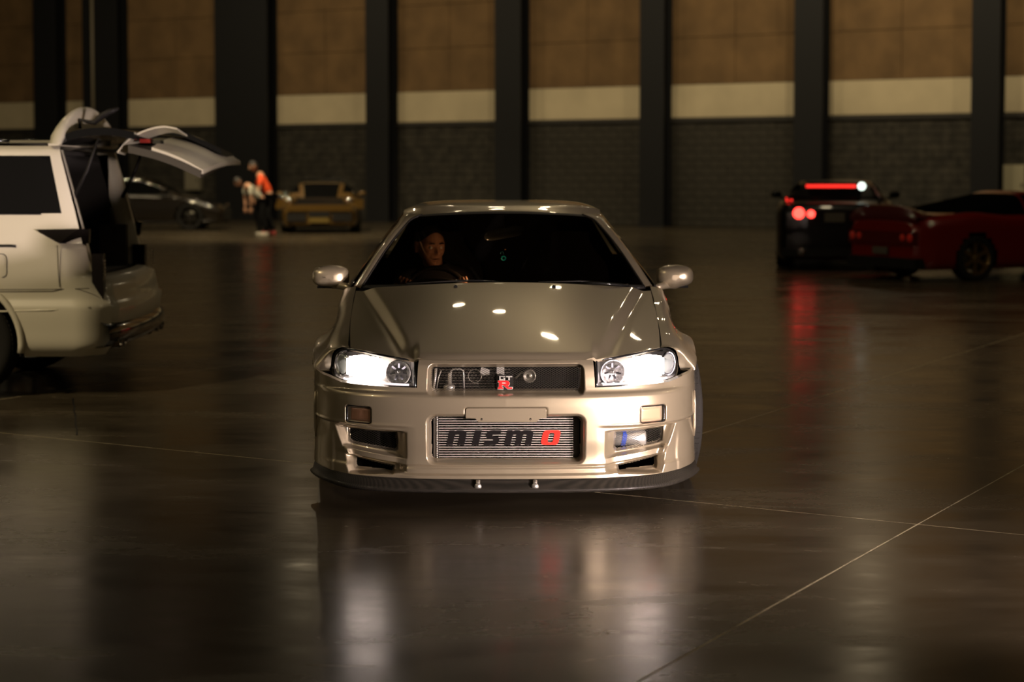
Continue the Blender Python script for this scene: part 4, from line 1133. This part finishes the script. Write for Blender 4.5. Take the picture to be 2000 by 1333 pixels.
MB().box((-.17, 4.26, .36), (.17, 4.285, .46)).build('number_plate', mat('grey_plate2', (.10, .09, .07), .5), rt)
rs = MB(); rows = []
for k in range(21):
    s = k/20*2 - 1; zz = .88 + .16*(1 - abs(s)**4); rows.append([(s*.76, 3.86, .90), (s*.76, 4.05, zz - .03), (s*.76, 4.22, zz), (s*.76, 4.25, zz - .01), (s*.76, 4.24, .80)])
rs.grid(np.array(rows)); rs.build('rear_spoiler', mat('maroon_spoiler', (.07, .006, .005), .3, coat=1), rt)
MB().box((-.78, 4.1, .18), (.78, 4.28, .32)).build('diffuser', BLACK, rt)

# ================================================================== white people carrier at the left
WHT = mat('white_paint', (.60, .56, .44), .42, 0, coat=.35, coat_rough=.10)
van = empty('people_carrier', (-2.73, 11.8, 0), 0, 'white people carrier with its tailgate raised at the left edge', 'car')
# local: x towards its rear (+), y across (near side 0 .. far side 1.85), z up; rear corner near x=0
def side_z():  # profile of the near side: rows of (bulge, z)
    return [(.10, 1.665), (.05, 1.64), (.03, 1.60), (.0, 1.22), (-.02, 1.10), (-.035, .95), (-.04, .80), (-.025, .66), (-.05, .60), (-.045, .45), (-.03, .34), (.03, .27)]
nearside = side_z(); xs_ = [-4.8, -4.2, -3.6, -.95, -.45, -.22, -.10, -.03, .0]
VL = 1.85
def ysec(x, dy):     # plan taper to the corners
    return dy + .30*max(0, (x + .32)/.32)**2.2
def van_side(far=False, z0=None, z1=None, xa=-4.8, xb=0, n=40, off=0.):
    sec = cr([(d, 0, z) for d, z in nearside], 46)
    if z0 is not None: sec = sec[(sec[:, 2] >= z0) & (sec[:, 2] <= z1)]
    rows = []
    for x in np.linspace(xa, xb, n):
        # the rear end leans: roof ends further forward than the bumper
        r = []
        for d, _, z in sec:
            xe = x; yv = ysec(x, d) - off
            r.append((xe, VL - yv if far else yv, z))
        rows.append(r)
    return np.array(rows)
def rear_line(z):    # how far back the body reaches at height z
    return float(np.interp(z, [.27, .34, .60, .66, .80, 1.00, 1.12, 1.64, 1.70], [.0, .06, .06, .04, -.06, -.10, -.13, -.265, -.28]))
sec = cr([(d, 0, z) for d, z in nearside], 90); sec[np.argmin(abs(sec[:, 2] - 1.60)), 2] = 1.60; sec[np.argmin(abs(sec[:, 2] - 1.22)), 2] = 1.22; sec[np.argmin(abs(sec[:, 2] - .72)), 2] = .72
AXV, AYV, ARV = -.92, .36, .42
AXF = -3.85
for far in (False, True):
    up = MB(); rows = []; xw = lambda z: -.23 - (z - 1.22)*.21 if z > 1.0 else -.20
    for k in range(120):
        u_ = k/119; r = []
        for d, _, z in sec:
            xe = -4.8 + (xw(z) + 4.8)*(u_/.8) if u_ <= .8 else xw(z) + (rear_line(z) - xw(z))*(u_ - .8)/.2; rd = max(0, (xe - rear_line(z) + .22)/.22)**2.4*.16*(1 if z < 1.0 else .3)
            yv = d + rd; r.append((xe, VL - yv if far else yv, z))
        rows.append(r)
    G = np.array(rows); C = (G[:-1, :-1] + G[1:, 1:])/2
    win = (C[..., 2] > 1.22) & (C[..., 2] < 1.60) & (np.arange(119)[:, None] < 95)
    ar = (np.hypot(C[..., 0] - AXV, C[..., 2] - AYV) < ARV) | (np.hypot(C[..., 0] - AXF, C[..., 2] - AYV) < ARV); bmp = C[..., 2] < .72
    MB().grid(G, mask=~win & ~ar & ~bmp, flip=not far).build('side_panel', WHT, van)
    MB().grid(G, mask=bmp & ~ar & ~win, flip=not far).build('bumper_side', WHT, van)
    MB().grid(G + [0, .006 if not far else -.006, 0], mask=win, flip=not far).build('side_window', mat('privacy_black', (.006, .006, .006), .08, coat=.6), van)
MB().grid(np.array([[(x, y, 1.665 + .05*math.sin(math.pi*y/VL)**.5) for y in np.linspace(.10, VL - .10, 12)] for x in np.linspace(-4.8, -.28, 20)])).build('roof', WHT, van)
MB().tube([(-3.2, .17, 1.68), (-3.0, .17, 1.72), (-.85, .17, 1.725), (-.62, .17, 1.69)], .016, 8).build('roof_rail', GLOSSBLACK, van)
MB().tube([(-3.2, 1.68, 1.68), (-3.0, 1.68, 1.72), (-.85, 1.68, 1.725), (-.62, 1.68, 1.69)], .016, 8).build('roof_rail', GLOSSBLACK, van)
# bumper across the rear
rows = []
for k in range(31):
    t = k/30; y_ = .12 + (VL - .24)*t; cv = .07*math.sin(math.pi*t)
    rows.append([(-.10 + cv, y_, .80), (-.05 + cv, y_, .795), (.03 + cv, y_, .76), (.045 + cv, y_, .68), (.06 + cv, y_, .62), (.085 + cv, y_, .60), (.07 + cv, y_, .50), (.03 + cv, y_, .42)])
G = np.array(rows); G[0, :, 0] -= .06; G[-1, :, 0] -= .06
MB().grid(G, flip=True).build('rear_bumper', WHT, van)
df = MB(); rows = []
for k in range(25):
    t = k/24; y_ = .03 + (VL - .02)*t; cv = .09*math.sin(math.pi*t)**.6
    rows.append([(.00 + cv, y_, .50), (.06 + cv, y_, .46), (.065 + cv, y_, .38), (.02 + cv, y_, .33), (-.18, y_, .31)])
df.grid(np.array(rows), flip=True); df = df.build('diffuser', GLOSSBLACK, van, 'gloss black lower diffuser')
for y_ in (.22, .36, 1.50, 1.64):
    MB().lathe([(.0, -.02), (.045, .0), (.055, .10), (.062, .10), (.062, -.05)], 20, 'x', Matrix.Translation((.0, y_, .37))).build('exhaust', mat('dark_chrome', (.25, .22, .18), .15, 1.), df)
# opening of the tailgate: frame, cargo space
zz = np.linspace(.79, 1.64, 12)
for far in (False, True):
    rows = []
    for z in zz:
        x = rear_line(z); yv = .10 + .0*z; yy_ = [yv, yv + .035, yv + .07]; rows.append([(x + .005, VL - q if far else q, z) for q in yy_] + [(x - .12, VL - yy_[2] if far else yy_[2], z)])
    MB().grid(np.array(rows), flip=far).build('tailgate_frame', WHT, van)
CARGO = mat('cargo_lining', (.014, .012, .010), .8)
cg = MB(); cg.box((-2.4, .16, .76), (-.12, VL - .16, .80)); cg.box((-2.4, .14, .8), (-.30, .17, 1.62)); cg.box((-2.4, VL - .17, .8), (-.30, VL - .14, 1.62)); cg.box((-2.42, .14, .8), (-2.38, VL - .14, 1.64)); cg.box((-2.4, .14, 1.61), (-.42, VL - .14, 1.64))
cg.build('cargo_lining', CARGO, van)
wl = MB(); wl.box((-.36, VL - .24, .80), (-.16, VL - .16, 1.10)); wl.build('side_lining', mat('grey_lining', (.06, .052, .038), .6), van)
# tail lamps
SMK = mat('smoked_lens', (.010, .008, .007), .12, .0, coat=.4, spec=.2)
for far in (False, True):
    S = lambda p: (p[0], VL - p[1], p[2]) if far else p
    t = MB(); f = [(-.395, -.045, 1.115), (-.12, -.03, 1.118), (-.07, .06, 1.115), (-.08, .085, 1.02), (-.12, .0, 1.015), (-.24, -.045, 1.025)]
    bk_ = [(x, y + .05, z) for x, y, z in f]
    t.add([S(p) for p in f + bk_], [tuple(range(6))] + [(i, (i+1) % 6, 6 + (i+1) % 6, 6 + i) for i in range(6)]); t.build('tail_lamp', SMK, van, 'dark wedge tail lamp')
    v_ = MB(); v_.box((-.06, .08, .64), (.015, .15, .95)) if not far else v_.box((-.12, VL - .20, .64), (-.03, VL - .12, .95)); vo = v_.build('lower_lamp', SMK, van)
    ld = MB().box((.012, .09, .80), (.022, .13, .815))
    l0 = None
    for k in range(5):
        o = (ld.build('reflector_strip', mat('pale_lens', (.45, .38, .30), .2, coat=1), vo) if k == 0 else bpy.data.objects.new('reflector_strip', l0.data))
        if k == 0: l0 = o
        else: COL.objects.link(o); o.parent = vo
        o.location = (0, (VL - .22) if far else 0, .0 + .024*k)
# fuel flap, sliding door rail, shut lines, crease
LINE = mat('shut_line', (.03, .026, .02), .8)
ff = curve_shape('fuel_flap', [rounded(-.50, -.485 + .10, .80, .955, .03)], .004, WHT, van, Matrix.Translation((-.22, -.038, 0)) @ MX)
MB().tube([(x - .22, -.043, z) for x, z in rounded(-.60, -.37, .80, .955, .03)] , .0025, 5).build('flap_gap', LINE, van)
MB().tube([(-2.2, -.034, 1.008), (-.56, -.034, 1.008), (-.53, -.034, 1.005)], .009, 6).build('door_rail', BLACK, van)
MB().tube([(-.255, -.040, 1.01), (-.250, -.046, .86), (-.245, -.040, .735)], .0025, 5).build('panel_gap', LINE, van)
MB().tube([(-.70, -.041, .718), (-.3, -.041, .720), (-.06, -.0, .724)], .0028, 5).build('bumper_gap', LINE, van)
MB().tube([(-.68, -.047, .575), (-.3, -.052, .585), (-.05, -.02, .60)], .006, 6).build('bumper_crease', WHT, van)
MB().tube([(-4.4, .0, 1.218), (-.37, .0, 1.218)], .008, 6).build('window_strip', GLOSSBLACK, van)
for y_ in (.06, VL - .06):
    for ax_ in (AXV, AXF): wheel(van, (ax_, y_, .36), R(90), .24, .36, .27, -1 if y_ < 1 else 1)
for y_, ax_ in ((-.02, AXV), (VL - .10, AXV), (-.02, AXF), (VL - .10, AXF)):
    rows = []
    for k in range(25):
        a_ = R(-10 + 200*k/24); rows.append([(ax_ - ARV*1.02*math.cos(a_), y_, AYV + ARV*1.02*math.sin(a_)), (ax_ - ARV*1.02*math.cos(a_), y_ + .12 + (.2 if y_ < 1 else -.0), AYV + ARV*1.02*math.sin(a_))])
    MB().grid(np.array(rows)).build('wheel_arch', BLACK, van)
MB().box((-4.7, .25, .25), (-.1, VL - .25, .76)).build('underbody', BLACK, van)
for far, ax_ in ((False, AXV), (True, AXV), (False, AXF), (True, AXF)):
    MB().tube([(ax_ - ARV*math.cos(R(a_)), VL - q_ if far else q_, AYV + ARV*math.sin(R(a_))) for a_ in range(-8, 189, 7) for q_ in (-.052 + .02*abs(math.sin(R(a_)))**3,)], .022, 8).build('arch_lip', WHT, van)
for x in (-1.72, -2.95):
    MB().box((x - .03, .0, 1.222), (x + .03, .03, 1.60)).build('window_pillar', GLOSSBLACK, van)
    MB().tube([(x, -.002, 1.21), (x, -.036, .95), (x, -.030, .66), (x, -.048, .50)], .003, 5).build('panel_gap', LINE, van)
# front end, out of the picture: closes the body
MB().grid(np.array([[(-4.8 - .12*math.sin(math.pi*t) + (.7*(z - 1.0) if z > 1.0 else 0), .03 + (VL - .06)*t, z) for z in np.linspace(.27, 1.66, 10)] for t in np.linspace(0, 1, 12)])).build('front_panel', WHT, van)

# raised tailgate: skins lofted across from the near to the far edge
def gate_strip(name, prof, y0, y1, m, thick=.03, label=None, bowz=.0, n=13):
    top = []; bot = []
    for k in range(n):
        t = k/(n-1); y_ = y0 + (y1 - y0)*t; e = 1 - abs(2*t - 1)**3
        top.append([(x - (1-e)*.0, y_, z + bowz*e - (1-e)*.05*abs(bowz)/.05 if bowz else z) for x, z in prof])
        bot.append([(x, y_, z - thick) for x, _, z in [(p[0], 0, p[2]) for p in top[-1]]])
    mb = MB(); mb.grid(np.array(top)); mb.grid(np.array(bot), flip=True)
    T, B = np.array(top), np.array(bot)
    mb.grid(np.stack([T[0], B[0]], 1), flip=True); mb.grid(np.stack([T[-1], B[-1]], 1)); mb.grid(np.stack([T[:, 0], B[:, 0]], 1)); mb.grid(np.stack([T[:, -1], B[:, -1]], 1), flip=True)
    return mb.build(name, m, gate, label)
gate = empty('tailgate', (0, 0, 0)); gate.parent = van
# spoiler standing upright over the hinge, an arched plate across the car
rows = []
for k in range(25):
    t = k/24; y_ = .06 + (VL - .12)*t; e = math.sin(math.pi*t)**.55
    pr = cr([(-.33, 0, 1.665), (-.335, 0, 1.68 + .13*e), (-.315, 0, 1.68 + .24*e), (-.28, 0, 1.68 + .275*e), (-.25, 0, 1.68 + .24*e), (-.245, 0, 1.68 + .12*e), (-.27, 0, 1.665)], 22)
    pr[:, 1] = y_; rows.append(pr)
G = np.array(rows); mb = MB().grid(G, flip=True)
for r_, fl_ in ((G[0], False), (G[-1], True)): mb.add(r_, [tuple(range(len(r_)))[::(-1 if fl_ else 1)]])
mb.build('spoiler', WHT, gate, 'white arched roof spoiler standing upright')
def plate(name, near, far, yn, yf, m, thick=.03, n=16, label=None, crown=.0):
    A = cr([tuple(W(px, py, yn)) for px, py in near], n); B = cr([tuple(W(px, py, yf)) for px, py in far], n)
    off = np.array([2.73, -11.8, 0]); A, B = A + off, B + off
    T = np.stack([A*(1-t) + B*t + np.array([0, 0, crown*math.sin(math.pi*t)]) for t in np.linspace(0, 1, 9)], 1); D_ = T - [0, 0, thick]
    mb = MB(); mb.grid(T, flip=True); mb.grid(D_)
    mb.grid(np.stack([T[:, 0], D_[:, 0]], 1)); mb.grid(np.stack([T[:, -1], D_[:, -1]], 1), flip=True); mb.grid(np.stack([T[0], D_[0]], 1), flip=True); mb.grid(np.stack([T[-1], D_[-1]], 1))
    return mb.build(name, m, gate, label)
plate('gate_glass', [(108, 282), (128, 262), (165, 252), (215, 250), (262, 258)], [(215, 278), (232, 268), (262, 262), (300, 262), (345, 268)], 11.95, 13.5, GLOSSBLACK, .05, label='black glass and lining of the raised tailgate')
plate('gate_rim', [(229, 296), (246, 276), (278, 256), (318, 246), (345, 250)], [(244, 300), (262, 283), (295, 266), (335, 256), (366, 264)], 12.05, 12.4, WHT, .012, label='white side edge of the tailgate')
plate('gate_bar', [(318, 247), (360, 258), (400, 276), (432, 292)], [(340, 252), (385, 268), (425, 286), (455, 302)], 12.9, 13.5, GLOSSBLACK, .04)
plate('gate_skin', [(296, 288), (330, 299), (366, 315), (396, 332)], [(350, 268), (392, 276), (434, 292), (470, 315)], 12.05, 13.5, WHT, .03, label='white lower skin of the tailgate', crown=.02)
plate('gate_lining', [(250, 284), (300, 296), (345, 312), (392, 334)], [(300, 276), (350, 284), (400, 296), (440, 312)], 12.0, 13.4, mat('gate_lining', (.05, .043, .03), .6), .05)
def at_van(px, py, Y): return W(px, py, Y) + Vector((2.73, -11.8, 0))
q = at_van(284, 276, 12.1); MB().box((q.x - .035, q.y - .02, q.z - .012), (q.x + .035, q.y + .1, q.z + .014)).build('lamp', mat('dull_red_lens', (.22, .02, .015), .2, coat=1.), gate, 'red tail lamp on the gate')
q = at_van(307, 278, 12.1); MB().box((q.x - .025, q.y - .02, q.z - .010), (q.x + .025, q.y + .1, q.z + .012)).build('lamp', CHROME, gate)
wp = MB(); wp.tube([tuple(at_van(px, py, 12.3)) for px, py in ((156, 252), (156, 234), (172, 238), (184, 240), (200, 226), (216, 218), (233, 212))], [.012, .012, .013, .018, .024, .022, .008], 8); wp.build('wiper', BLACK, gate)
for far in (False, True):
    y_ = VL - .17 if far else .15
    MB().tube([(-.20, y_, 1.30), (-.10, y_, 1.50), (-.02, y_, 1.72)], [.014, .012, .008], 8).build('gas_strut', BLACK, gate)

# ================================================================== people
SKIN = mat('skin', (.42, .22, .13), .55); HAIR = mat('dark_hair', (.012, .009, .007), .6)
def head_mesh(name, M, m, parent, s=1.0):
    """a head with brow, eye sockets, nose, mouth and chin; faces -Y; origin at its centre, about .23 tall"""
    nu, nv = 72, 60; G = np.zeros((nu + 1, nv, 3))
    th = np.linspace(-math.pi, math.pi, nu + 1); ph = np.linspace(-math.pi/2, math.pi/2, nv)
    T, Pp = np.meshgrid(th, ph, indexing='ij')
    x = np.cos(Pp)*np.sin(T); y = -np.cos(Pp)*np.cos(T); z = np.sin(Pp)
    X = x*.076; Yv = np.where(y < 0, y*.092, y*.104); Z = z*.118
    jaw = ss(-.1, -.9, z); X *= 1 - .34*jaw; Yv = np.where(y > 0, Yv*(1 - .45*jaw), Yv*(1 - .10*jaw))
    f = ss(.1, -.55, y)                       # front mask
    g = lambda cx_, cz, sx, sz: np.exp(-((X - cx_)/sx)**2 - ((Z - cz)/sz)**2)
    d = .026*g(0, -.022, .011, .016) + .014*g(0, -.002, .008, .022) + .007*g(.011, -.027, .007, .007) + .007*g(-.011, -.027, .007, .007)
    d -= .013*(g(.030, .006, .016, .011) + g(-.030, .006, .016, .011)); d += .006*(g(.030, .004, .011, .006) + g(-.030, .004, .011, .006))
    d += .007*(g(.028, .026, .022, .007) + g(-.028, .026, .022, .007)); d += .007*g(0, -.052, .022, .006) + .006*g(0, -.066, .018, .006) - .005*g(0, -.059, .024, .0028)
    d += .010*g(0, -.094, .020, .014); d += .006*(g(.045, -.022, .018, .016) + g(-.045, -.022, .018, .016)); d -= .004*(g(.034, -.045, .006, .014) + g(-.034, -.045, .006, .014))
    Yv = Yv - d*f
    G[..., 0], G[..., 1], G[..., 2] = X, Yv, Z
    mb = MB(); mb.grid(G*s, M=M); 
    for sd in (-1, 1):
        e = MB(); rows = []
        ear = [(.0, -.030), (.014, -.026), (.018, -.008), (.024, .014), (.020, .030), (.006, .034), (-.006, .024), (-.006, -.004), (-.004, -.022)]
        v = [(sd*.072*s, (.008 + p)*s, (q - .004)*s) for p, q in ear] + [(sd*.088*s, (.014 + p*.95)*s, (q - .004)*s) for p, q in ear]
        n = len(ear); mb.add(v, [(i, (i+1) % n, n + (i+1) % n, n + i) for i in range(n)] + [tuple(range(n, 2*n))], True, M)
    h = mb.build(name, m, parent)
    EYE = mat('eye_white', (.55, .52, .46), .2); PUP = mat('pupil', (.01, .008, .006), .1)
    for sd in (-1, 1):
        ey = MB(); ey.lathe([(.0105*math.sin(R(a)), -.0105*math.cos(R(a))) for a in range(0, 181, 20)], 16, 'y', M @ Matrix.Translation((sd*.030*s, -.0735*s, .006*s))); ey = ey.build('eye', EYE, h)
        MB().lathe([(0, -.0112), (.0045, -.0103), (.005, -.009)], 12, 'y', M @ Matrix.Translation((sd*.030*s, -.0735*s, .006*s))).build('iris', PUP, ey) if False else None
        eb = MB(); eb.tube([tuple(M @ Vector((sd*q*s, (-.093 + .5*abs(q - .02)**1.3)*s, (.031 - abs(q - .03)*.18)*s))) for q in (.012, .024, .036, .048)], [.002, .0035, .003, .001], 6); eb.build('eyebrow', HAIR, h)
    mt = MB(); mt.tube([tuple(M @ Vector((q*s, (-.0945 + abs(q)*.42)*s, -.0595*s))) for q in (-.022, -.011, 0, .011, .022)], [.0012, .0022, .0026, .0022, .0012], 6); mt.build('mouth', mat('lips', (.16, .06, .045), .5), h)
    return h
def hair_cap(M, m, parent, s=1.0, low=-.2):
    rows = []
    for i in range(33):
        t = -math.pi + 2*math.pi*i/32; fr = max(0, math.cos(t)); lo = .74*fr**1.3 + low*(1 - fr); r = []
        for k in range(12):
            p_ = math.asin(min(.999, lo)) + (math.pi/2 - math.asin(min(.999, lo)))*k/11
            r.append(((.082*math.cos(p_)*math.sin(t))*s, (-.098 if math.cos(t) > 0 else -.110)*math.cos(p_)*math.cos(t)*s, .126*math.sin(p_)*s))
        rows.append(r)
    return MB().grid(np.array(rows), M=M).build('hair', m, parent)
def hand(M, m, parent, side=1, curl=50, name='hand'):
    """palm with four fingers and a thumb, grown as one skin; wrist at origin, fingers along +Z before curling towards -Y"""
    J = [(0, 0, 0), (0, 0, .045), (0, 0, .085)]; E = [(0, 1), (1, 2)]; Rr = [(.022, .015), (.030, .014), (.032, .012)]
    for k, (x, ln) in enumerate(((-.030, .068), (-.010, .078), (.010, .074), (.029, .058))):
        p0 = len(J); J.append((x, 0, .092)); Rr.append(.0095); E.append((2, p0)); pos = Vector((x, 0, .092)); ang = 0
        for q, fr in enumerate((.45, .32, .23)):
            ang += R(curl*(.7 + .2*q)); pos = pos + Vector((0, -math.sin(ang), math.cos(ang)))*ln*fr; J.append(tuple(pos)); Rr.append(.0090 - .0012*q); E.append((p0 + q, p0 + q + 1))
    p0 = len(J); J += [(-.034*side, -.008, .030), (-.050*side, -.022, .052), (-.050*side, -.044, .068)]; Rr += [.011, .0105, .009]; E += [(0, p0), (p0, p0 + 1), (p0 + 1, p0 + 2)]
    J = [M @ Vector(j) for j in J]
    return skin(name, J, E, Rr, m, parent, 1)

# the driver, behind the wheel at the left of the picture
CM = car.matrix_basis
def C_(x, y, z): return CM @ Vector((x, y, z))
drv = empty('person', C_(-.385, 2.42, .45), 0, 'man in dark clothes with short hair driving the champagne coupe', 'person')
I = drv.matrix_basis.inverted()
def D(x, y, z): return I @ C_(x, y, z)
# body as one surface: pelvis, spine, shoulders, arms to the wheel, thighs and shins
J = [D(-.385,2.40,.50), D(-.385,2.42,.64), D(-.385,2.41,.80), D(-.385,2.38,.90), D(-.395,2.34,.965),
     D(-.56,2.38,.885), D(-.62,2.22,.70), D(-.545,2.00,.825), D(-.21,2.38,.885), D(-.15,2.22,.70), D(-.215,2.00,.825),
     D(-.48,2.30,.50), D(-.50,1.92,.56), D(-.29,2.30,.50), D(-.27,1.92,.56)]
E = [(0,1),(1,2),(2,3),(3,4),(3,5),(5,6),(6,7),(3,8),(8,9),(9,10),(0,11),(11,12),(0,13),(13,14)]
Rr = [(.15,.11),(.15,.11),(.17,.12),(.10,.08),(.058,.058),.068,.048,.032,.068,.048,.032,.085,.06,.085,.06]
skin('clothes', J, E, Rr, mat('dark_shirt', (.016, .015, .016), .7), drv, 2)
HM = I @ CM @ Matrix.Translation((-.405, 2.27, 1.068)) @ Matrix.Rotation(R(24), 4, 'Z') @ Matrix.Rotation(R(6), 4, 'X')
MB().tube([D(-.395, 2.37, .93), D(-.40, 2.31, 1.02)], .056, 14).build('neck', SKIN, drv)
head_mesh('head', HM, SKIN, drv, 1.0); hair_cap(HM @ Matrix.Scale(.965, 4), HAIR, drv, 1.0, .25)
for sx in (-1, 1):
    hp = D(-.38 + sx*.168, 1.985, .830); hand(Matrix.Translation(hp) @ Matrix.Rotation(R(-24), 4, 'X') @ Matrix.Rotation(R(sx*-20), 4, 'Y') @ Matrix.Rotation(R(55), 4, 'X') @ Matrix.Scale(.9, 4), SKIN, drv, -sx, 55)
# point light added in the cabin to brighten the driver's face
li = bpy.data.lights.new('face_fill_light', 'POINT'); li.energy = 2.4; li.color = (1, .55, .28); li.shadow_soft_size = .03
lo = bpy.data.objects.new('face_fill_light', li); COL.objects.link(lo); lo.location = C_(-.14, 1.93, .93)

# charm hanging from the inside mirror
chm = empty('hanging_charm', C_(.006, 1.955, 1.03), 0, 'green bead charm on a cord hanging from the inside mirror', 'charm')
MB().tube([(0, 0, 0), (0, .01, .10)], .0012, 5).build('cord', BLACK, chm)
MB().lathe([(.008, -.004), (.0135, -.003), (.0135, .003), (.008, .004)], 20, 'y', Matrix.Translation((0, 0, -.012)), closed=True).build('ring', mat('jade_green', (.03, .42, .30), .2, emit=(.05, .8, .55), estr=.12), chm)  # slight emission added so the green ring glows
MB().tube([(-.018, 0, .012), (-.014, 0, .022), (-.004, 0, .026), (0, 0, .012)], .0022, 6).build('ribbon', mat('teal_ribbon', (.0, .12, .15), .5), chm)
MB().lathe([(0, -.004), (.005, 0), (0, .004)], 10, 'z', Matrix.Translation((.010, 0, .036))).build('bead', mat('gold_bead', (.5, .30, .12), .3, .6), chm)

# two people stooping by the dark coupe
def stooping(name, feet, face, label, shirt, trousers, shoes, lean, armdown, s=1.0, hairm=HAIR):
    """figure bent forward towards `face` (unit vector on the floor)"""
    f = Vector((face[0], face[1], 0)).normalized(); r = Vector((f.y, -f.x, 0))
    rt = empty(name, feet, 0, label, 'person')
    def P(fr, rr, z): return f*fr*s + r*rr*s + Vector((0, 0, z*s))
    hipz = .88; sh = Vector((math.sin(lean)*.50, hipz + math.cos(lean)*.50)); nk = Vector((math.sin(lean)*.60, hipz + math.cos(lean)*.60 + .02)); hd = Vector((math.sin(lean*1.15)*.76, hipz + math.cos(lean*1.15)*.76 + .02))
    # continuous body in skin colour
    J = [P(0,0,hipz), P(sh.x*.5, 0, hipz + (sh.y - hipz)*.5), P(sh.x, 0, sh.y), P(nk.x, 0, nk.y),
         P(sh.x,-.19,sh.y), P(sh.x + .12*armdown, -.24, sh.y - .28), P(sh.x + .28*armdown, -.20, sh.y - .50), P(sh.x,.19,sh.y), P(sh.x + .12*armdown, .24, sh.y - .28), P(sh.x + .28*armdown, .20, sh.y - .50),
         P(.0,-.10,hipz - .04), P(.06,-.12,.47), P(-.06,-.12,.08), P(.0,.10,hipz - .04), P(.10,.12,.47), P(.02,.12,.08)]
    E = [(0,1),(1,2),(2,3),(2,4),(4,5),(5,6),(2,7),(7,8),(8,9),(0,10),(10,11),(11,12),(0,13),(13,14),(14,15)]
    Rr = [(.13,.10),(.13,.10),(.13,.10),(.055,.055),.055,.040,.030,.055,.040,.030,.085,.055,.040,.085,.055,.040]
    skin('body', J, E, [tuple(q*s for q in x) if isinstance(x, tuple) else x*s for x in Rr], SKIN, rt, 1)
    k = 1.13
    T_ = J[:6] + [J[7], J[8]]; Et = [(0,1),(1,2),(2,3),(2,4),(4,5),(2,6),(6,7)]
    Js = [J[0], J[1], J[2], J[4], J[4].lerp(J[5], .85), J[7], J[7].lerp(J[8], .85)]
    skin('shirt', Js, [(0,1),(1,2),(2,3),(3,4),(2,5),(5,6)], [(.165*s,.125*s),(.155*s,.12*s),(.150*s,.12*s),.072*s,.062*s,.072*s,.062*s], shirt, rt, 1)
    skin('trousers', [J[0], J[10], J[11], J[12], J[13], J[14], J[15]], [(0,1),(1,2),(2,3),(0,4),(4,5),(5,6)], [(.15*s,.12*s),.100*s,.075*s,.065*s,.100*s,.075*s,.065*s], trousers, rt, 1)
    for q in (-.12, .12):
        fx = -.06 if q < 0 else .02
        skin('shoe', [P(fx - .06, q, .045), P(fx + .05, q, .045), P(fx + .17, q, .035)], [(0,1),(1,2)], [.045*s,.045*s,.038*s], shoes, rt, 1)
    M = Matrix.Translation(P(hd.x, 0, hd.y)) @ Matrix.Rotation(math.atan2(f.y, f.x) + math.pi/2, 4, 'Z') @ Matrix.Rotation(lean*.8, 4, 'X')
    head_mesh('head', M, SKIN, rt, s); hair_cap(M, hairm, rt, s)
    for idx, sd in ((6, -1), (9, 1)): hand(Matrix.Translation(J[idx]) @ Matrix.Rotation(R(180), 4, 'X'), SKIN, rt, sd, 20)
    return rt
stooping('person', FL(528, 459), (-1, -.25), 'person in an orange-red top with red shoes leaning forward', mat('orange_top', (.85, .085, .015), .7), mat('black_trousers', (.004, .004, .004), .9, spec=.1), mat('red_shoe', (.30, .02, .015), .5), R(26), .4, 1.05)
stooping('person', FL(513, 461), (-1, -.5), 'person in a white T-shirt and dark trousers bending down by the coupe', mat('white_shirt', (.42, .40, .32), .7), mat('black_trousers'), mat('white_shoe', (.45, .42, .34), .5), R(48), .0, .95)
